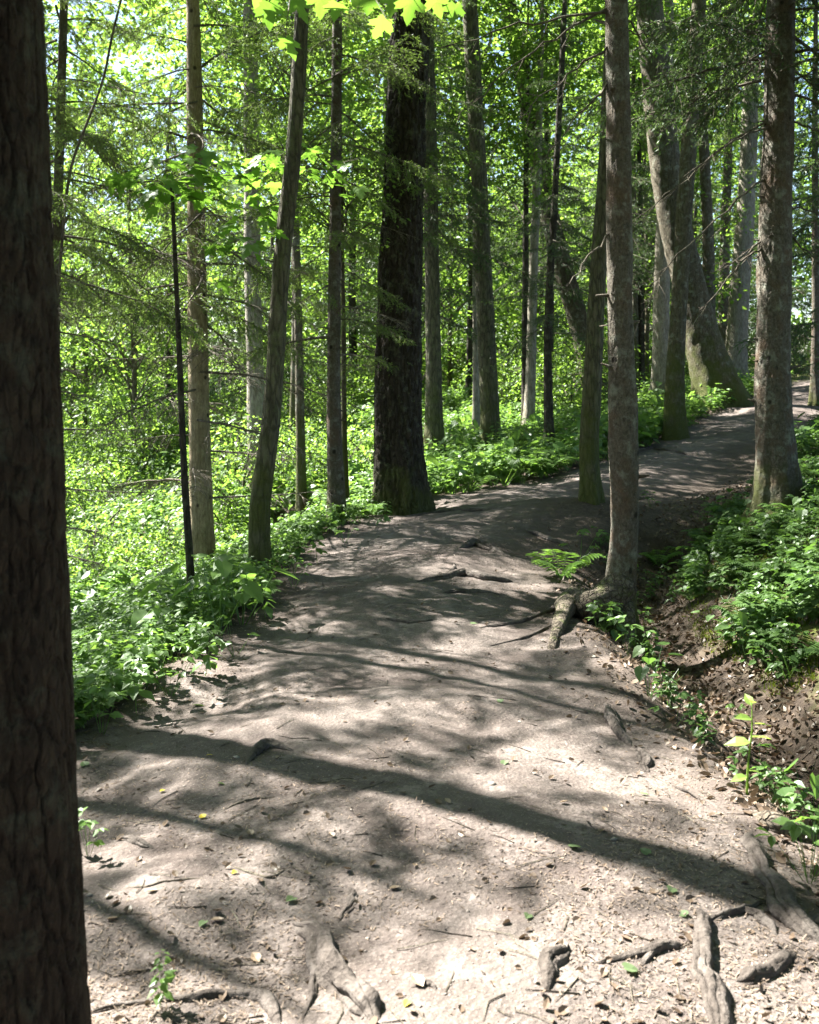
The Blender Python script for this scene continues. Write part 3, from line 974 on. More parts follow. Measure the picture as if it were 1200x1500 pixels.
# long bare branches of the spruce that cross the gap to the left
fz = lambda py, d=7.0, z=None: wz(py, d) - Z905
for i, (py0, tx_, ty_, sag) in enumerate(((8, 690, 150, .06), (60, 760, 175, .04), (110, 800, 230, .02), (20, 640, 70, .04), (330, 830, 420, .02))):
    limb(t, ax_, fz(py0), (wx(tx_, 6.8) - t.location.x, -.2, wz(ty_, 6.8) - Z905), .011, sag, 9, 50 + i)
for i, (py0, tx_, ty_) in enumerate(((5, 985, 130), (40, 960, 60))):
    limb(t, ax_, fz(py0), (wx(tx_, 7.2) - t.location.x, .2, wz(ty_, 7.2) - Z905), .009, .03, 6, 70 + i)

# 19/22 the great leaning tree by the far bend
t, ax_, z0 = trace_tree('tree', 22.0, [(950, 0), (962, 120), (974, 230), (988, 320), (1008, 410), (1030, 500), (1058, 592)],
                        [(0, 38), (200, 44), (400, 46), (520, 52), (590, 62)], M['bark_grey'], 'great grey trunk leaning left beside the far bend of the path', H=18,
                        flare=1.45, seed=22, sides=32, flare_h=.6, lean=-.08)
put_crown(t, CROWN_TALL[2], (-2, 0, 14.5), 1.3, 1.4)
t, ax_, z0 = trace_tree('tree', 24.0, [(972, 350), (969, 440), (968, 560)], [(350, 22), (560, 26)], M['bark_pale'],
                        'pale grey trunk left of the great leaning trunk', H=14, seed=23)
put_crown(t, CROWN_TALL[0], (0, 0, 11), .3, 1.1)
# 20
t, ax_, z0 = trace_tree('tree', 17.2, [(1024, 0), (1015, 120), (1008, 230), (1001, 350), (994, 470), (988, 560), (988, 642)], [(0, 20), (200, 23), (500, 25), (640, 30)],
                        M['bark_grey'], 'slightly bent grey trunk at the left edge of the far path', H=14, flare=1.3, seed=24, sides=24)
put_crown(t, CROWN_TALL[1], (1.2, 0, 11), .3, 1.1)
t, ax_, z0 = trace_tree('tree', 27.0, [(1022, 60), (1030, 200), (1037, 350), (1040, 540)], [(60, 14), (400, 17), (540, 20)], M['bark_grey'],
                        'narrow grey trunk rising behind the great leaning trunk', H=14, seed=25)
put_crown(t, CROWN_TALL[2], (0, 0, 11), .3, 1.1)
t, ax_, z0 = trace_tree('tree', 29.0, [(1100, 150), (1092, 310), (1082, 450), (1078, 556)], [(150, 22), (310, 26), (556, 32)], M['bark_pale'],
                        'smooth pale grey trunk beyond the far bend of the path', H=15, seed=26)
put_crown(t, CROWN_SPRUCE[1], (0, 0, 7.5), .3, 1.3)
t, ax_, z0 = trace_tree('tree', 32.0, [(1068, 200), (1062, 350), (1060, 540)], [(200, 12), (540, 17)], M['bark_grey'],
                        'narrow trunk left of the smooth pale trunk beyond the bend', H=14, seed=27)
put_crown(t, CROWN_SPRUCE[2], (0, 0, 5.5), .3, 1.2)
t, ax_, z0 = trace_tree('tree', 21.0, [(1195, 200), (1194, 430), (1194, 560)], [(200, 9), (560, 12)], M['bark_spruce'],
                        'thin brown trunk at the far right edge above the path', H=12, seed=28)
put_crown(t, CROWN_SPRUCE[0], (0, 0, 3.5), .9, 1.0)
for i, (px, py, w, d) in enumerate(((930, 566, 11, 27), (944, 562, 13, 29), (1012, 560, 12, 33), (905, 575, 9, 26))):
    t, ax_, z0 = trace_tree('tree', d, [(px - 3, 250), (px, 400), (px, py)], [(250, w * .8), (py, w)], M['bark_grey'],
                            'slim distant grey trunk in the bright gap left of the far path', H=12, seed=30 + i, sides=12,
                            group='slim distant trunks beyond the paired path trees')
    put_crown(t, CROWN_TALL[i % 3], (0, 0, 9), i, .9)

# 25 the scaly trunk on the right bank
t, ax_, z0 = trace_tree('spruce_tree', 9.3, [(1148, 0), (1143, 150), (1137, 300), (1132, 450), (1130, 560), (1134, 650), (1139, 730)],
                        [(0, 41), (250, 45), (450, 48), (600, 51), (700, 56), (740, 60)], M['bark_spruce'], 'stout scaly spruce with mossy foot on the right bank', H=14,
                        flare=1.6, sides=110, rough=.06, seed=35, ring=.018, flare_h=.28, plates=(34, .7, .005), stubs=30)
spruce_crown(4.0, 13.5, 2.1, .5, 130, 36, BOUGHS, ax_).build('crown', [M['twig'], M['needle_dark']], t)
for i, (py0, tx_, ty_, dd, sag) in enumerate(((165, 930, 330, 9.0, .05), (180, 1000, 260, 8.6, .05), (250, 950, 420, 8.8, .04), (330, 1010, 480, 9.0, .03),
                                              (60, 960, 200, 9.3, .06), (20, 1060, 60, 9.0, .05), (360, 1040, 400, 9.0, .02), (130, 1220, 90, 9.0, .02),
                                              (170, 1230, 215, 9.2, .05), (300, 1240, 330, 9.2, .05), (330, 1230, 420, 9.1, .06))):
    limb(t, ax_, wz(py0, 9.3) - z0, (wx(tx_, dd) - t.location.x, dd - 9.3, wz(ty_, dd) - z0), .013, sag, 9, 90 + i)


# ---------------------------------------------------------------- woodland behind
def wood_tree(name, x, y, crown, czoff, sc, bark, r, H, label, cat, group, rz, cname='crown'):
    z = gz(x, y)
    t = thing(name, (x, y, z), label, cat, group, rz)
    key = (bark.name, round(r, 3), round(H, 1))
    if key not in wood_tree.cache:
        P = np.array([(0, 0, -.3), (0, 0, 0), (.05, .03, H * .35), (-.05, .08, H * .7), (.05, 0, H)])
        wood_tree.cache[key] = trunk_mb(P, np.array([r, r, r * .85, r * .55, .02]), 10, .3, .05, 1.3, .3, len(wood_tree.cache)).mesh('trunk', [bark], True)
    link('trunk', wood_tree.cache[key], t)
    put_crown(t, crown, (0, 0, czoff), 0, sc, cname)
    return t


wood_tree.cache = {}
rg = np.random.default_rng(77)


def scatter(n, dmin, dmax, umin, umax, rg, mind, clear):
    out = []
    tries = 0
    while len(out) < n and tries < n * 60:
        tries += 1
        d = math.sqrt(rg.uniform(dmin ** 2, dmax ** 2))
        x = rg.uniform(umin, umax) * d
        tl, tr = path_in(x, d)
        if min(tl[0], tr[0]) > -clear:
            continue
        if any((x - a) ** 2 + (d - b) ** 2 < mind ** 2 for a, b in out):
            continue
        out.append((x, d))
    return out


LB = 'leafy broadleaf tree with a bright sunlit crown down in the hollow left of the path'
for i, (x, y) in enumerate(scatter(16, 23, 44, -.5, -.02, rg, 2.6, 2.0)):
    s = rg.uniform(.9, 1.5)
    wood_tree('broadleaf_tree', x, y, CROWN_BROAD[i % 4], 0, s, M['bark_grey'], .07, 9.0, LB, 'tree', 'broadleaf trees in the left hollow', rg.uniform(0, 6.28))
LB = 'leafy broadleaf tree with yellow-green crown behind the central trunks'
for i, (x, y) in enumerate(scatter(20, 25, 52, -.02, .36, rg, 2.6, 2.5)):
    s = rg.uniform(.9, 1.6)
    wood_tree('broadleaf_tree', x, y, CROWN_BROAD[(i + 1) % 4], 0, s, M['bark_grey'], .07, 9.0, LB, 'tree', 'broadleaf trees behind the central trunks', rg.uniform(0, 6.28))
LB = 'dark green spruce tree standing in shade beyond the far path'
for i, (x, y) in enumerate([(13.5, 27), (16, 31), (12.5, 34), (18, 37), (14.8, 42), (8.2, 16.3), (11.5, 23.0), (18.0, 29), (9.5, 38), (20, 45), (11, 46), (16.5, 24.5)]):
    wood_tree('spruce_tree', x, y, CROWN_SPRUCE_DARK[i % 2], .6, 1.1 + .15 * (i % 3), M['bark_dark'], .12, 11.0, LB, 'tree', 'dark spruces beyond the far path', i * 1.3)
LB = 'dark green spruce with high boughs among the trunks left of the far path'
for i, (x, y) in enumerate(((3.0, 21.5), (5.2, 24.6), (7.6, 29.5), (1.6, 27.0), (6.3, 27.0), (10.3, 36.0), (4.2, 32.0))):
    wood_tree('spruce_tree', x, y, CROWN_SPRUCE_DARK[i % 2], 2.6 + .4 * (i % 4), .95, M['bark_dark'], .09, 11.0, LB, 'tree', 'dark spruces left of the far path', i * 1.9)
LB = 'dark spruce tree hidden mostly behind the massive dark trunk, its boughs showing on the right side'
wood_tree('spruce_tree', .12, 18.6, CROWN_SPRUCE_DARK[1], 2.2, .85, M['bark_dark'], .1, 10.0, LB.replace(', its boughs showing on the right side', ''), 'tree', None, 2.0)
LB = 'broadleaf tree added out of sight behind the front trunks, its high crown shading the far path'
for i, (x, y, cz_, sc_) in enumerate(((-2.25, 19.3, 8.0, 1.0), (-.42, 22.0, 8.5, 1.0))):  # stems tucked behind front trunks; crowns added to shade the far path
    wood_tree('broadleaf_tree', x, y, CROWN_TALL[i], cz_, sc_, M['bark_grey'], .1, cz_ + 1.5, LB, 'tree', 'added high-crowned trees shading the far path', i * 1.1)
LB = 'blue-green spruce tree half hidden among the bright leaves of the left hollow'
for i, (x, y) in enumerate([(-3.4, 21.5), (-6.5, 27), (-1.5, 27)]):
    wood_tree('spruce_tree', x, y, CROWN_SPRUCE_DARK[i % 2], .8, 1.0, M['bark_dark'], .12, 10.0, LB, 'tree', 'spruces in the left hollow', i * 1.3)
LB = 'bright leafy shrub growing low behind the trunks left of the far path'
for i, (x, y) in enumerate(scatter(18, 21, 36, -.30, .22, rg, 1.8, 1.6)):
    z = gz(x, y)
    t = thing('shrub', (x, y, z - .1), LB, 'shrub', 'low shrubs behind the trunks', rg.uniform(0, 6.28), rg.uniform(.7, 1.2))
    link('foliage', SHRUB[i % 3], t)

LB = 'leafy shrub crowding the bottom of the sunny hollow left of the path'
for i, (x, y) in enumerate(scatter(24, 12.5, 25, -.46, -.04, rg, 1.3, 2.2)):
    z = gz(x, y)
    t = thing('shrub', (x, y, z - .3), LB, 'shrub', 'shrubs in the left hollow', rg.uniform(0, 6.28), rg.uniform(.6, 1.05))
    link('foliage', SHRUB[i % 3], t)

LB = 'distant leafy bush closing the gaps between the trunks at the back of the wood'
for i, (x, y) in enumerate(scatter(44, 29, 48, -.48, .40, rg, 1.5, 2.0)):
    z = gz(x, y)
    t = thing('shrub', (x, y, z - .3), LB, 'shrub', 'distant bushes', rg.uniform(0, 6.28), rg.uniform(1.0, 1.7))
    link('foliage', SHRUB[i % 3], t)

# a far wood that closes the view
mb = MB()
N = 10500
a = rg.uniform(-.75, .85, N)
dd = rg.uniform(50, 75, N)
cx, cy = np.sin(a) * dd, np.cos(a) * dd
cz = terrain(cx, cy, False) + rg.uniform(.0, 1, N) ** 1.1 * 28
gap = fbm(cx * .16, cz * .22, cy * .16, 2)
keep = (gap > -.02) | (dd > 64)
cx, cy, cz, dd = cx[keep], cy[keep], cz[keep], dd[keep]
N = len(cx)
per = 16
ii = np.repeat(np.arange(N), per)
off = rg.normal(0, 1, (N * per, 3)) * np.array([.8, .8, .4])
mb.stamp(LEAF4, frames(rg.uniform(0, 6.28, N * per), rg.normal(-.3, .5, N * per), rg.normal(0, .6, N * per)), rg.uniform(.3, .55, N * per),
         np.column_stack([cx, cy, cz])[ii] + off)
tag(mb.build('distant_woods', M['leaf_wood']), 'bright leafy woods far behind all the trunks', 'woods', kind='stuff')

# unseen trees at left: one stem known by its shadow, others added for shade
LB = 'tall unseen broadleaf tree left of the view, shading the ground'
for i, (x, y, cz_, sc, r) in enumerate(((-3.85, 6.0, 14.5, .8, .15), (-6.0, 15.3, 13, .8, .12))):
    wood_tree('broadleaf_tree', x, y, CROWN_TALL[i % 3], cz_, sc, M['bark_grey'], r, cz_ + 1.5, LB, 'tree', 'tall trees left of the view', i * 1.1)


STEM = next(o for o in C.objects if o.get('group') == 'tall trees left of the view')
for i in range(7):  # needled boughs added on the unseen stem to streak shade beside its shadow
    q = BOUGHS_FULL[i % 3]
    if i < 3:
        globals()['SPRAY%d' % i] = q.mesh('branch', [M['twig'], M['needle']])
    o = link('branch', globals()['SPRAY%d' % (i % 3)], STEM)
    o.location = (0, 0, 4.4 + i * .75)
    o.rotation_euler = (0, random.uniform(-.15, .15), i * 2.4 + .5)
    o.scale = (random.uniform(.7, 1.0),) * 3
LB = 'unseen spruce added left of the view to streak the path with shade'
for i, (x, y, z1, s_) in enumerate(((-4.75, 8.7, 4.9, .85), (-5.9, 7.5, 6.6, .5), (-4.9, 6.05, 4.6, .45), (-4.7, 5.2, 4.5, .36), (-7.2, 12.0, 6.2, .9))):  # spruces put in out of view for their streaked shade
    wood_tree('spruce_tree', x, y, CROWN_STREAK[i % 3], z1, s_, M['bark_spruce'], .12, z1 + 8.5 * s_, LB, 'tree', 'added shading spruces left of the view', i * 1.7)


LB = 'unseen broadleaf tree added around the viewpoint to block sky light'
for i, (x, y, cz_, sc_) in enumerate(((2.6, -3.6, 9.0, 1.9), (-3.4, -4.2, 9.5, 1.9), (5.6, .8, 9.0, 1.8), (-6.0, .6, 9.0, 1.6), (7.4, 5.6, 9.5, 1.8), (.4, -8.0, 9.0, 2.0), (8.5, -5.0, 8.5, 2.0), (-9.0, -5.0, 8.5, 2.0))):  # dense unseen crowns added to cut the sky light in the shade
    wood_tree('broadleaf_tree', x, y, CROWN_FULL[i % 2], cz_, sc_, M['bark_grey'], .16, cz_ + 2, LB, 'tree', 'added sky-blocking trees around the viewpoint', i * 1.1)


# ---------------------------------------------------------------- maple twig hanging into the top of the view
def maple_branch():
    d = 3.7
    org = np.array([wx(560, d), d, wz(-60, d)])
    t = thing('maple_branch', tuple(org), 'bright backlit maple branch hanging into the top of the view', 'branch')
    mb = MB()
    leaves = [(425, 68, .085), (395, 20, .09), (440, 12, .10), (470, 5, .09), (492, 14, .075), (557, 40, .085), (540, 8, .08), (600, 12, .09), (640, 8, .085), (665, 18, .07),
              (575, 5, .08), (412, -12, .1), (520, -15, .1), (380, -10, .09)]
    rgm = np.random.default_rng(3)
    main = spline(np.array([(org[0] + .9, d + .15, org[2] + .35), (wx(640, d), d + .05, wz(-45, d)), (wx(540, d), d, wz(-30, d)), (wx(430, d), d - .05, wz(-18, d))]), 16) - org
    tube(mb, main, np.linspace(.008, .003, 16), 6, 0)
    for px, py, s in leaves:
        dd = d + rgm.uniform(-.2, .2)
        p = np.array([wx(px, dd), dd, wz(py, dd)]) - org
        j = np.argmin(np.linalg.norm(main - p, axis=1))
        fr = frames(np.array([rgm.uniform(.7, 2.4)]), np.array([rgm.normal(-.75, .25)]), np.array([rgm.normal(0, .35)]))
        base = p - fr[0][:, 1] * s * .45
        sticks(mb, [main[j]], [base], .0022, .0016)
        mb.stamp(MAPLE, fr, np.array([s]), base[None], 1)
    mb.build('leaf_spray', [M['twig'], M['leaf_maple']], t)


maple_branch()


# ---------------------------------------------------------------- undergrowth
def herb_mb(kind, seed, lod=0):
    rg = np.random.default_rng(seed)
    mb = MB()
    L = LEAF8 if lod == 0 else LEAF4
    if kind == 'tall':            # upright stem, tiers of pointed leaves
        h = rg.uniform(.28, .5)
        n = 9
        zt = np.linspace(.3, 1, n) * h
        lean = rg.normal(0, .08, 2)
        pos, ph, th = [], [], []
        for i, z in enumerate(zt):
            for k in range(2 if i % 2 else 3):
                pos.append((lean[0] * z, lean[1] * z, z))
                ph.append(i * 1.5 + k * 2.2 + rg.normal(0, .3))
                th.append(rg.normal(.0 - .25 * (1 - i / n), .25))
        pos, ph, th = np.array(pos), np.array(ph), np.array(th)
        sc = np.interp(pos[:, 2] / h, [.3, .7, 1], [.11, .10, .055]) * rg.uniform(.8, 1.2, len(pos))
        mb.stamp(L, frames(ph, th, rg.normal(0, .35, len(ph))), sc, pos + np.column_stack([np.cos(ph), np.sin(ph), 0 * ph]) * .02, 0)
        sticks(mb, [(0, 0, -.03)], [(lean[0] * h, lean[1] * h, h)], .0035, .0015, 1)
    elif kind == 'elder':         # trifoliate leaves on long petioles
        n = rg.integers(6, 10)
        ph = rg.uniform(0, 6.28, n)
        r = rg.uniform(.04, .18, n)
        h = rg.uniform(.12, .32, n)
        tip = np.column_stack([r * np.cos(ph), r * np.sin(ph), h])
        sticks(mb, np.column_stack([.01 * np.cos(ph), .01 * np.sin(ph), 0 * ph - .02]), tip, .002, .0014, 1)
        for da, s in ((0, 1), (1.2, .85), (-1.2, .85)):
            p2 = ph + da
            mb.stamp(L, frames(p2, rg.normal(-.12, .22, n), rg.normal(0, .3, n)), rg.uniform(.06, .10, n) * s, tip, 0)
    elif kind == 'broad':         # big heart-shaped leaves
        n = rg.integers(5, 8)
        ph = np.arange(n) * 2.4 + rg.normal(0, .3, n)
        r = rg.uniform(.06, .2, n)
        h = rg.uniform(.15, .42, n)
        tip = np.column_stack([r * np.cos(ph), r * np.sin(ph), h])
        sticks(mb, np.column_stack([.01 * np.cos(ph), .01 * np.sin(ph), 0 * ph - .02]), tip, .004, .0025, 1)
        mb.stamp(HEART, frames(ph, rg.normal(-.35, .25, n), rg.normal(0, .3, n)), rg.uniform(.08, .15, n), tip, 0)
    elif kind == 'grass':
        n = 16
        ph = rg.uniform(0, 6.28, n)
        mb.stamp(BLADE, frames(ph, rg.uniform(.5, 1.3, n), rg.normal(0, .4, n)), np.column_stack([np.full(n, .05), rg.uniform(.12, .3, n), np.full(n, .5)]),
                 np.column_stack([rg.normal(0, .02, n), rg.normal(0, .02, n), np.full(n, -.01)]), 0)
    elif kind == 'fern':
        nf = 7
        for i in range(nf):
            a = i * 2.4 + rg.normal(0, .2)
            L_ = rg.uniform(.32, .5)
            u = np.linspace(0, 1, 16)
            x = L_ * u * .75
            z = L_ * (1.15 * u - .75 * u ** 2.2)
            P = np.column_stack([x * math.cos(a), x * math.sin(a), z])
            sticks(mb, P[:-1], P[1:], .002, .0015, 1)
            w = .34 * L_ * np.sin(np.pi * (u * .85 + .12)) ** .8
            for sd in (1, -1):
                p = P[2:]
                ph = np.full(len(p), a + sd * 1.2)
                th = np.full(len(p), -.15) + rg.normal(0, .08, len(p))
                mb.stamp(LEAF4, frames(ph, th, np.zeros(len(p))), np.column_stack([w[2:] * .45, w[2:] * .9, w[2:] * .5]), p, 0)
    return mb


KINDS = ['tall', 'elder', 'broad', 'grass', 'fern']
HERB = {(k, l): [herb_mb(k, 400 + 10 * j + i, l) for i in range(5)] for j, k in enumerate(KINDS) for l in (0, 1)}


def cover(name, xy, weights, scl, lod, mats, label, rg):
    mb = MB()
    xy = np.asarray(xy)
    z = terrain(xy[:, 0], xy[:, 1])
    ks = rg.choice(KINDS, len(xy), p=weights)
    for (x, y), zz, k in zip(xy, z, ks):
        h = HERB[(k, lod)][rg.integers(5)]
        mb.merge(h, rotz(rg.uniform(0, 6.28)), (x, y, zz), rg.uniform(*scl))
    tag(mb.build(name, mats), label, 'undergrowth', kind='stuff')


rg = np.random.default_rng(123)
N = 60000
d = rg.uniform(2.6, 36, N)
x = rg.uniform(-.62, .55, N) * d
tl, tr = path_in(x, d)
patch = fbm(x * .9, d * .9, 2.0, 2)


def pick(mask, n):
    i = np.flatnonzero(mask)
    rg.shuffle(i)
    return np.column_stack([x[i[:n]], d[i[:n]]])


near_left = (tl < -.08 - .25 * np.abs(patch)) & (tl > -4.5) & (d > 3.7) & (d < 13.5) & (x < 1.5)
cover('undergrowth', pick(near_left, 2600), [.38, .46, .03, .08, .05], (.42, .85), 0, [M['leaf_herb'], M['leaf_herb']],
      'sunlit leafy herbs covering the slope left of the path', rg)
far_left = (tl < -.1) & (d >= 12.5) & (d < 30) & (x > -1.2)
cover('undergrowth', pick(far_left, 2600), [.45, .38, .08, .06, .03], (.9, 1.5), 1, [M['leaf_herb'], M['leaf_herb']],
      'bright herbs under the trunks left of the far path', rg)
hollow = (tl < -3.2) & (d > 8) & (x < 0)
cover('undergrowth', pick(hollow, 5200), [.55, .33, .03, .05, .04], (.9, 1.8), 1, [M['leaf_herb'], M['leaf_herb']],
      'tall herbs and nettles filling the left hollow', rg)
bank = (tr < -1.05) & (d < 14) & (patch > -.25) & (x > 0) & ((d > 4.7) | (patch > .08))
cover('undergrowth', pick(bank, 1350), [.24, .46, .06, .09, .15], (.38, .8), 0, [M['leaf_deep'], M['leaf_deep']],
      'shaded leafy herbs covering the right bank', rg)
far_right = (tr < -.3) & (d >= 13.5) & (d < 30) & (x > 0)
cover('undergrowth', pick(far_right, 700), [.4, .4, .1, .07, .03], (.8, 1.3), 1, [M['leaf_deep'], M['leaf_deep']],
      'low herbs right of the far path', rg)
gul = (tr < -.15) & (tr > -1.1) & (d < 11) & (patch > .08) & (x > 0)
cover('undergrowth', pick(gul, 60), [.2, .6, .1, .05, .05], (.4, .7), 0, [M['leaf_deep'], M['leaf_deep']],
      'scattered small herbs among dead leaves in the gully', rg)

# single plants that stand out -------------------------------------------------
HM = {k: [HERB[(k, 0)][i].mesh('leaves', [M['fern'] if k == 'fern' else M['leaf_herb'], M['leaf_herb']]) for i in range(3)] for k in ('broad', 'tall', 'elder', 'fern')}


def plant(name, px, py, kind, v, sc, label, cat, group=None, rz=0.0):
    g = ground_hit(px, py)
    o = link(name, HM[kind][v])
    o.location = g
    o.rotation_euler = (0, 0, rz)
    o.scale = (sc, sc, sc)
    return tag(o, label, cat, group)


for i, (px, py) in enumerate(((300, 905), (335, 890), (270, 930), (355, 915), (245, 950), (320, 930))):
    plant('burdock_plant', px, py, 'broad', i % 3, 1.15, 'large heart-leaved plant in the clump at the left path edge below the thin sapling', 'plant', 'heart-leaved plants at the left path edge', i)
for i, (px, py) in enumerate(((150, 1075), (200, 1045), (250, 1020), (300, 990), (345, 960), (390, 905), (430, 860), (465, 825), (505, 795), (560, 770))):
    plant('herb_plant', px, py, ('elder', 'tall')[i % 2], i % 3, .8, 'small leafy herb on the very edge where the left slope meets the dirt', 'plant', 'herbs along the left path edge', i * 1.1)
plant('fern_plant', 822, 850, 'fern', 0, 1.05, 'bright fern on the path side of the spruce with the arching root', 'fern')
plant('fern_plant', 965, 830, 'fern', 1, .8, 'fern at the foot of the bank right of the spruce with the arching root', 'fern')
plant('fern_plant', 1040, 815, 'fern', 2, .6, 'fern low on the right bank below the stout mossy-footed spruce', 'fern')
plant('herb_plant', 925, 965, 'elder', 0, .8, 'small leafy herb in the shade directly below the spruce with the arching root', 'plant')
plant('herb_plant', 850, 820, 'elder', 1, 1.0, 'leafy herb just behind the bright fern by the path', 'plant')
plant('herb_plant', 745 + 195, 925, 'elder', 2, .7, 'sunlit herb right of the foot of the spruce with the arching root', 'plant')
plant('herb_plant', 1065, 1060, 'elder', 1, .42, 'tiny bright maple-like seedling beyond the pale sapling in the gully', 'plant')
plant('herb_plant', 1185, 1290, 'elder', 2, .8, 'leafy herb at the right edge above the curved thick root', 'plant')
plant('herb_plant', 130, 1255, 'elder', 0, .45, 'small bright herb sprouting beside the thick foreground trunk', 'plant')
plant('herb_plant', 235, 1478, 'tall', 1, .3, 'small bright sprig beside the long pale root at the bottom', 'plant')


def sapling():
    g = ground_hit(1094, 1165)
    t = thing('sapling', tuple(g), 'pale green sapling with paired leaves standing alone in the gully', 'sapling')
    mb = MB()
    h = .36
    P = spline(np.array([(0, 0, -.02), (.005, 0, .12), (.02, 0, .25), (.018, 0, h)]), 8)
    tube(mb, P, np.linspace(.005, .002, 8), 6)
    mb.build('stem', M['leaf_shoot'], t, True)
    mb = MB()
    ph = np.array([3.3, -.2, 2.9, .2, 3.4, -.4, 1.8, 4.6])
    z = np.array([.07, .09, .20, .22, .29, .27, .34, .35])
    mb.stamp(LEAF8, frames(ph, np.array([-.1, .1, -.05, .0, .25, .2, .7, .6]), np.zeros(8) + .3), np.array([.07, .06, .10, .085, .075, .07, .06, .05]),
             np.column_stack([np.interp(z, P[:, 2], P[:, 0]), 0 * z, z]), 0)
    mb.build('leaves', M['leaf_shoot'], t)


sapling()


# ---------------------------------------------------------------- roots over the path
def root(pts, widths, label, mat='root', lift=.35, seed=0, forks=(), sides=30, name='exposed_root'):
    G = [ground_hit(*p) for p in pts]
    o3 = G[len(G) // 2]
    t = thing(name, tuple(o3), label, 'root') if forks else None
    def one(pts, widths, sd):
        g = [ground_hit(*p) for p in pts]
        P = []
        R = []
        for i, (q, w) in enumerate(zip(g, widths)):
            r = w / F * q[1] / 2 * .92
            up = (lift * .75 - .15) * r if 0 < i < len(g) - 1 else -.9 * r
            P.append(q + (0, 0, up) - o3)
            R.append(r)
        P, R = np.array(P), np.array(R)
        rm_ = R.max()
        a0, a1 = P[0] - P[1], P[-1] - P[-2]
        P = np.vstack([P[0] + a0 / np.linalg.norm(a0) * rm_ * 3.5 + (0, 0, -rm_ * 1.6), P, P[-1] + a1 / np.linalg.norm(a1) * rm_ * 3.5 + (0, 0, -rm_ * 1.6)])
        R = np.concatenate([[R[0] * .5], R, [R[-1] * .5]])
        PR = spline(np.column_stack([P, R]), 130)
        uu = np.linspace(0, 1, 130)
        wv = np.column_stack([fbm(uu * 6 + seed * 7 + 31 * q_, uu * 0 + q_ + sd, uu * 0, 3) for q_ in range(3)])
        PR[:, :3] += wv * rm_ * np.array([1.0, 1.0, .35])
        mb = MB()
        off = sd * 3.1
        T = np.gradient(PR[:, :3], axis=0)
        S = np.column_stack([T[:, 1], -T[:, 0], 0 * T[:, 0]])
        S /= np.linalg.norm(S, axis=1)[:, None] + 1e-9
        rr = np.maximum(PR[:, 3], .0015)
        for q_, (o_, f_, dz_) in enumerate(((0, .86, 0), (.55, .52, -.12), (-.6, .46, -.18), (.1, .5, .42))):
            if q_ and rm_ < .012:
                break
            ph = uu * (3 + q_) + off + q_ * 2
            Q = PR[:, :3] + S * (rr * (o_ + .3 * np.sin(ph)))[:, None] + np.column_stack([0 * uu, 0 * uu, rr * (dz_ + .12 * np.cos(ph * 1.3))])
            tube(mb, Q, rr * f_ * (1 + .5 * fbm(uu * 8 + q_ * 5 + off, uu * 0, uu * 0 + seed, 2)), sides, 0,
                 lambda th, al: 1 + .3 * fbm(np.cos(th) * 1.2 + off + q_, np.sin(th) * 1.2, al * 7, 2)
                 - .13 * np.exp(-(noise3(np.cos(th + al * 2) * 4 + off, np.sin(th + al * 2) * 4, al * 7) / .10) ** 2))
        return mb
    if t is None:
        o = one(pts, widths, seed).build(name, M[mat], None, True)
        o.location = o3
        tag(o, label, 'root')
    else:
        one(pts, widths, seed).build('main_root', M[mat], t, True)
        for k, (fp, fw) in enumerate(forks):
            one(fp, fw, seed + k + 5).build('side_root', M[mat], t, True)


root([(428, 1352), (452, 1378), (478, 1412), (505, 1445), (532, 1478), (560, 1500)], [12, 32, 44, 46, 40, 16], 'thick gnarled grey root breaking the ground at the bottom centre-left', seed=1, lift=.55,
     forks=[([(462, 1400), (455, 1440), (452, 1470), (446, 1495)], [20, 14, 10, 6])])
root([(118, 1488), (190, 1472), (270, 1464), (350, 1456), (385, 1462), (405, 1485), (420, 1510)], [8, 16, 18, 20, 30, 26, 16], 'long pale root with a sharp bend along the bottom left', seed=2, lift=.4)
root([(1034, 1336), (1030, 1375), (1036, 1420), (1044, 1460), (1050, 1500), (1052, 1530)], [16, 24, 29, 35, 32, 24], 'upright twisted grey root at the bottom right', seed=3, lift=.6,
     forks=[([(1034, 1350), (1070, 1340), (1100, 1330), (1130, 1322)], [20, 14, 9, 5])])
root([(872, 1414), (905, 1405), (940, 1396), (970, 1388), (1002, 1384)], [6, 12, 17, 20, 12], 'low forked root left of the upright twisted root', seed=4, lift=.4,
     forks=[([(932, 1428), (945, 1408), (965, 1394), (985, 1388)], [6, 11, 14, 10])])
root([(1088, 1222), (1096, 1248), (1118, 1285), (1146, 1322), (1168, 1360), (1205, 1385)], [16, 26, 28, 32, 34, 26], 'long curved root running down the right edge', seed=5, lift=.8)
root([(1100, 1190), (1130, 1205), (1165, 1222), (1200, 1240)], [20, 34, 34, 20], 'dark mossy broken root stump above the long curved root', 'root_moss', seed=6, lift=.4)
root([(800, 1455), (808, 1432), (816, 1408), (824, 1384)], [6, 24, 30, 14], 'short pale root knuckle in the sunlit dirt', seed=7, lift=.5)
root([(888, 1032), (898, 1055), (908, 1075), (922, 1095)], [9, 17, 16, 7], 'short pale root stub on the gully edge of the path', seed=8, lift=1.5)
root([(932, 1092), (942, 1108), (948, 1130)], [8, 18, 9], 'small knobbly root end below the pale root stub', seed=9, lift=.4)
root([(360, 1122), (375, 1104), (395, 1094), (432, 1098)], [7, 15, 18, 7], 'small dark arched root on the left half of the path', seed=10, lift=.9)
root([(492, 1352), (508, 1335), (520, 1312), (516, 1302)], [5, 13, 14, 6], 'small pale root lump in the sunlit dirt above the thick gnarled root', seed=11, lift=.3)
root([(605, 853), (645, 848), (685, 843), (715, 850), (748, 852)], [6, 12, 15, 16, 6], 'ridge root across the middle of the path', seed=12, lift=.8)
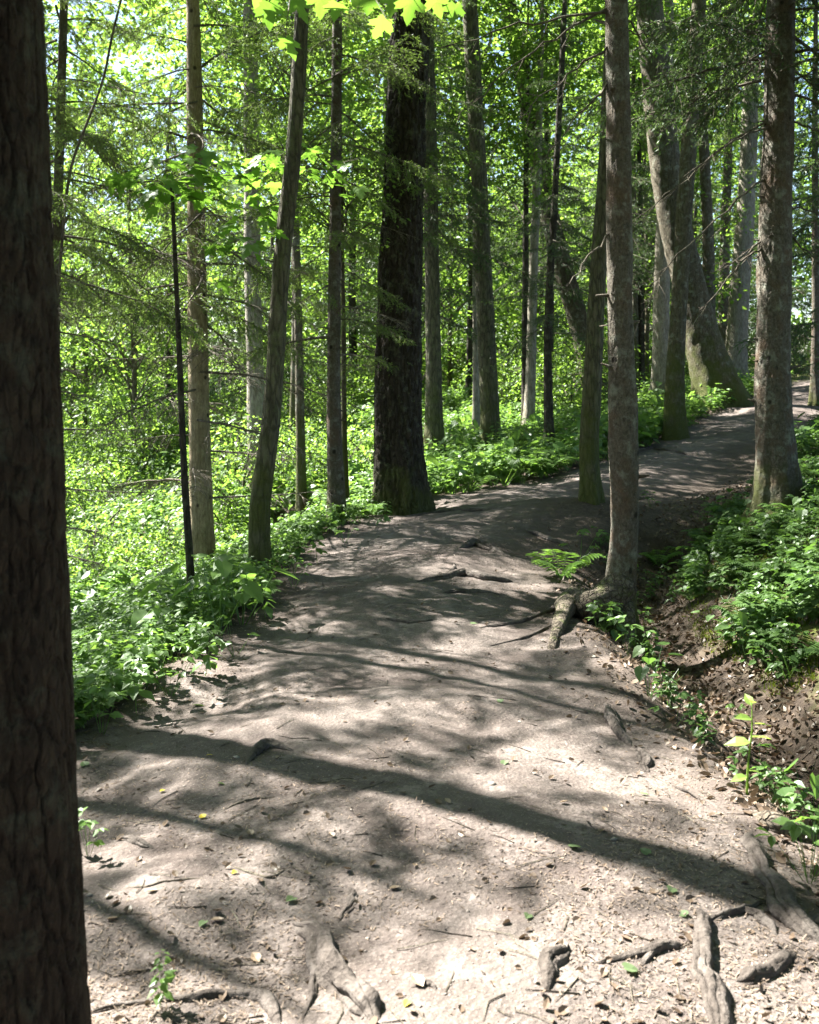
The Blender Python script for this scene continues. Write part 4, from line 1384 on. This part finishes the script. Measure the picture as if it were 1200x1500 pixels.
root([(672, 803), (700, 798), (720, 806), (748, 818)], [6, 14, 16, 6], 'twisted root ridge higher up the middle of the path', seed=13, lift=.8)
root([(700, 920), (745, 915), (790, 902), (825, 885), (850, 878)], [3, 6, 7, 8, 6], 'thin root leading from the arching root onto the path', seed=14, lift=.4)
root([(715, 948), (760, 938), (800, 922), (822, 905)], [3, 5, 6, 4], 'thin lower root beside the arching root', seed=15, lift=.4)
root([(1080, 1442), (1105, 1436), (1130, 1424), (1150, 1412), (1172, 1408)], [16, 34, 30, 32, 12], 'lumpy root knot right of the upright twisted root', seed=16, lift=.2)
root([(160, 1228), (185, 1230), (205, 1236), (226, 1242)], [6, 11, 12, 5], 'stubby root beside the small herb near the thick foreground trunk', seed=17, lift=.3)
root([(925, 660), (960, 658), (1000, 664), (1030, 668)], [3, 6, 6, 3], 'root step crossing the far path', seed=18, lift=.5)
root([(592, 756), (650, 750), (720, 746), (800, 738)], [3, 5, 6, 3], 'long thin root across the path at the bend', seed=19, lift=.4)
root([(640, 838), (655, 845), (662, 838), (668, 826)], [3, 6, 7, 3], 'small root spur standing up in the middle of the path', seed=20, lift=1.2)
root([(175, 1303), (215, 1300), (255, 1292), (300, 1287)], [3, 5, 5, 2], 'long dry stick lying on the path near the thick foreground trunk', 'twig', seed=21, lift=.6, name='fallen_stick')
root([(320, 1192), (345, 1180), (372, 1172), (405, 1168)], [2, 4, 5, 3], 'dry stick lying in the dirt below the small dark arched root', 'twig', seed=22, lift=.6, name='fallen_stick')
root([(340, 1270), (365, 1280), (395, 1288), (420, 1276)], [2, 4, 5, 3], 'forked dry stick lying in the sunlit dirt at left', 'twig', seed=23, lift=.6, name='fallen_stick',
     forks=[([(385, 1286), (390, 1300), (395, 1312)], [4, 3, 2])])
root([(930, 960), (960, 985), (1000, 1000)], [2, 4, 2], 'pale stick lying in the shaded gully', seed=24, lift=.8, name='fallen_stick')
root([(1020, 985), (1060, 995), (1100, 985)], [2, 3, 2], 'thin pale stick lying on dead leaves at the foot of the bank', seed=25, lift=.8, name='fallen_stick')


for pts_, w_, lab_ in (([(640, 870), (690, 866), (735, 872)], [3, 8, 3], 'thin short root below the ridge root in mid path'),
                       ([(770, 775), (800, 790), (840, 800)], [4, 9, 4], 'root leading from the fern up to the mossy trunk on the mound'),
                       ([(560, 905), (600, 912), (640, 908)], [3, 6, 3], 'faint thin root in the shaded left half of the mid path'),
                       ([(985, 1150), (1030, 1172), (1075, 1200)], [4, 9, 6], 'thin root running down to the mossy broken root stump'),
                       ([(1075, 1330), (1110, 1345), (1140, 1372)], [5, 14, 6], 'short root between the upright twisted root and the long curved root'),
                       ([(600, 1448), (625, 1442), (640, 1455)], [5, 12, 5], 'dark root lump at the bottom centre')):
    root(pts_, w_, lab_, seed=len(lab_), lift=.8)

# ---------------------------------------------------------------- litter
rg = np.random.default_rng(321)
N = 60000
d = 2.2 + 8.5 * rg.uniform(0, 1, N) ** 1.7
x = rg.uniform(-.46, .46, N) * d
tl, tr = path_in(x, d)
pn = fbm(x * 1.6, d * 1.6, 6.0, 3)
keep = (np.minimum(tl, tr) > -.6) & (rg.uniform(0, 1, N) < np.clip(.12 + .16 * sstep(5, 3, d) + 1.9 * pn + .5 * sstep(.7, .0, np.minimum(tl, tr)) + .18 * (1 - sstep(2.6, 4.2, d)), .02, 1))
x, d = x[keep], d[keep]
n = len(x)
mb = MB()
L = rg.uniform(.005, .02, n)
mb.stamp(CHIP, frames(rg.uniform(0, 6.28, n), rg.normal(.1, .2, n), rg.normal(0, .5, n)), np.column_stack([rg.uniform(.0015, .005, n), L, rg.uniform(.002, .006, n)]),
         np.column_stack([x, d, terrain(x, d) + .002]))
tag(mb.build('needle_litter', M['chip']), 'dry needles and bark bits strewn over the path', 'litter', kind='stuff')

N = 4200
d = 2.3 + 9 * rg.uniform(0, 1, N) ** 1.6
x = rg.uniform(-.42, .42, N) * d
tl, tr = path_in(x, d)
e = np.minimum(tl, tr)
keep = (e > -.5) & (rg.uniform(0, 1, N) < .10 + .8 * np.exp(-(e / .35) ** 2) + .9 * np.maximum(0, fbm(x * 2, d * 2, 3.3, 2)))
x, d = x[keep], d[keep]
n = len(x)
mb = MB()
mb.stamp(CURL, frames(rg.uniform(0, 6.28, n), rg.normal(.05, .25, n), rg.normal(0, .5, n)), rg.uniform(.012, .036, n), np.column_stack([x, d, terrain(x, d) + .003]))
tag(mb.build('leaf_litter', M['dead_leaf']), 'small crumpled brown leaf bits lying on the path', 'litter', kind='stuff')
N = 420
d = 2.3 + 8 * rg.uniform(0, 1, N) ** 1.5
x = rg.uniform(-.42, .42, N) * d
a = rg.uniform(0, 6.28, N)
L = rg.uniform(.03, .16, N)
x2, d2 = x + np.cos(a) * L, d + np.sin(a) * L
mb = MB()
xm, dm = (x + x2) / 2 + rg.normal(0, .06, N) * L, (d + d2) / 2 + rg.normal(0, .06, N) * L
A0, A1, A2 = (np.column_stack([q, w_, terrain(q, w_) + .003]) for q, w_ in ((x, d), (xm, dm), (x2, d2)))
sticks(mb, A0, A1, .0022, .0018)
sticks(mb, A1, A2, .0018, .001)
tag(mb.build('twig_litter', M['twig']), 'thin broken twigs scattered over the path', 'litter', kind='stuff')

N = 30000
d = rg.uniform(2.4, 14, N)
x = rg.uniform(0, .5, N) * d
tl, tr = path_in(x, d)
keep = (tr < .05) & (tr > -2.8) & (rg.uniform(0, 1, N) < np.exp(-((tr + .95) / np.where(d < 6.5, .75, .6)) ** 2))
x, d = x[keep][:8500], d[keep][:8500]
n = len(x)
mb = MB()
mb.stamp(CURL, frames(rg.uniform(0, 6.28, n), rg.normal(.1, .4, n), rg.normal(0, .6, n)), rg.uniform(.022, .055, n), np.column_stack([x, d, terrain(x, d) + .005]))
tag(mb.build('leaf_litter', M['dead_leaf']), 'brown dead leaves filling the gully', 'litter', kind='stuff')

N = 60000
d = rg.uniform(3.5, 13, N)
x = rg.uniform(.15, .5, N) * d
tl, tr = path_in(x, d)
pn = fbm(x * 2.4, d * 2.4, 12.0, 2)
keep = (tr < -1.0) & (pn > .0)
x, d = x[keep][:26000], d[keep][:26000]
n = len(x)
mb = MB()
mb.stamp(NEEDLE, frames(rg.uniform(0, 6.28, n), rg.normal(.9, .4, n), rg.normal(0, .5, n)), np.column_stack([rg.uniform(.02, .04, n), rg.uniform(.025, .06, n), np.full(n, .03)]),
         np.column_stack([x, d, terrain(x, d)]))
tag(mb.build('moss', M['moss']), 'cushions of yellow-green moss on the right bank', 'moss', kind='stuff')

ico = np.array([(0, 0, .5), (.5, 0, .12), (.15, .45, .15), (-.4, .3, .1), (-.42, -.3, .12), (.18, -.46, .1), (0, 0, -.3)])
icf = np.array([(0, 1, 2), (0, 2, 3), (0, 3, 4), (0, 4, 5), (0, 5, 1), (6, 2, 1), (6, 3, 2), (6, 4, 3), (6, 5, 4), (6, 1, 5)])
N = 9000
d = 2.2 + 7 * rg.uniform(0, 1, N) ** 1.7
x = rg.uniform(-.44, .42, N) * d
mb = MB()
mb.stamp((ico, [icf]), frames(rg.uniform(0, 6.28, N), rg.normal(0, .3, N), rg.normal(0, .3, N)), (rg.uniform(.002, .006, N) * (1 + 1.2 * (rg.uniform(0, 1, N) > .93)))[:, None] * np.array([[1, .8, .7]]),
         np.column_stack([x, d, terrain(x, d)]))
tag(mb.build('soil_crumbs', M['crumb'], smooth=True), 'loose crumbs of soil lying on the path', 'crumbs', kind='stuff')
N = 600
d = 2.3 + 8 * rg.uniform(0, 1, N) ** 1.5
x = rg.uniform(-.44, .4, N) * d
mb = MB()
mb.stamp((ico, [icf]), frames(rg.uniform(0, 6.28, N), rg.normal(0, .2, N), rg.normal(0, .2, N)), (rg.uniform(.005, .016, N) * (1 + (rg.uniform(0, 1, N) > .96) * 1.3))[:, None] * np.array([[1, .8, .55]]), np.column_stack([x, d, terrain(x, d)]))
tag(mb.build('pebbles', M['stone'], smooth=True), 'small grey pebbles in the path surface', 'pebbles', kind='stuff')

LM = {'yellow': M['yellow_leaf'], 'green': M['green_leaf'], 'tan': M['tan_leaf']}
one = {}
for c, m in LM.items():
    mb = MB()
    mb.stamp(CURL if c == 'tan' else HEART, frames(np.array([0.]), np.array([.05]), np.array([.1])), np.array([1.0]), np.zeros((1, 3)))
    one[c] = mb.mesh('fallen_leaf', [m])
LAB = {'yellow': 'small yellow fallen leaf on the dirt path', 'green': 'small green fallen leaf on the dirt path', 'tan': 'dry tan fallen leaf on the dirt path'}
for i, (px, py, c, s) in enumerate(((303, 1109, 'yellow', .035), (298, 1200, 'yellow', .04), (240, 1160, 'yellow', .03), (320, 1150, 'green', .04), (125, 1125, 'green', .06), (430, 1318, 'green', .05),
                                    (308, 1353, 'tan', .055), (370, 1228, 'tan', .05), (345, 1280, 'yellow', .025), (155, 1350, 'tan', .05), (380, 1415, 'tan', .06), (455, 1282, 'tan', .05),
                                    (915, 1424, 'green', .06), (620, 1450, 'tan', .07), (598, 1470, 'yellow', .03), (835, 1243, 'green', .055), (950, 1255, 'green', .05), (985, 1305, 'green', .05),
                                    (940, 1165, 'green', .045), (890, 1192, 'tan', .04), (740, 1118, 'green', .05), (690, 915, 'green', .06), (735, 1030, 'green', .05), (775, 1345, 'green', .04),
                                    (570, 1305, 'tan', .05), (660, 1180, 'tan', .045), (410, 1110, 'tan', .045), (285, 1035, 'green', .07), (490, 1230, 'tan', .04), (610, 1270, 'tan', .035),
                                    (820, 1178, 'tan', .045), (1005, 1345, 'green', .05), (300, 1355, 'green', .04), (215, 1310, 'tan', .045))):
    g = ground_hit(px, py)
    o = link('fallen_leaf', one[c])
    o.location = g + (0, 0, .006)
    o.rotation_euler = (random.uniform(-.2, .2), random.uniform(-.2, .2), i * 2.1)
    o.scale = (s * .72, s * .72, s * .72)
    tag(o, LAB[c], 'leaf', c + ' fallen leaves on the path')


# ---------------------------------------------------------------- camera, light, sky
sc = bpy.context.scene
cam = bpy.data.cameras.new('camera')
co = bpy.data.objects.new('camera', cam)
C.objects.link(co)
co.location = (0, 0, EYE)
co.rotation_euler = (math.radians(90), 0, 0)
cam.sensor_fit = 'VERTICAL'
cam.sensor_height = 36
cam.sensor_width = 28.8
cam.lens = 36 * F / 1500
cam.shift_y = -(750 - HORIZON) / 1500
cam.clip_start = .05
cam.clip_end = 400
cam.dof.use_dof = True
cam.dof.focus_distance = 6.0
cam.dof.aperture_fstop = 5.0
sc.camera = co

sun = bpy.data.lights.new('sun', 'SUN')
sun.energy = 5.0
sun.angle = math.radians(.53)
sun.color = (1.0, .965, .91)
so = bpy.data.objects.new('sun', sun)
C.objects.link(so)
sd = Vector((TO_SUN[0] * math.cos(SUN_EL), TO_SUN[1] * math.cos(SUN_EL), math.sin(SUN_EL)))
so.rotation_euler = sd.to_track_quat('Z', 'Y').to_euler()
so.location = sd * 50

w = bpy.data.worlds.new('World')
sc.world = w
w.use_nodes = True
nt = w.node_tree
sky = nt.nodes.new('ShaderNodeTexSky')
sky.sky_type = 'NISHITA'
sky.sun_disc = False
sky.sun_elevation = SUN_EL
sky.sun_rotation = math.atan2(TO_SUN[0], TO_SUN[1])
bg = nt.nodes['Background']
nt.links.new(sky.outputs[0], bg.inputs[0])
bg.inputs[1].default_value = .05

sc.view_settings.view_transform = 'Standard'
sc.view_settings.look = 'None'
sc.view_settings.gamma = 1
sc.view_settings.exposure = 3.12
cy = sc.cycles
cy.max_bounces = 5
cy.diffuse_bounces = 3
cy.transmission_bounces = 4
cy.glossy_bounces = 2
cy.use_denoising = True
cy.sample_clamp_indirect = 4
cy.caustics_reflective = False
cy.caustics_refractive = False
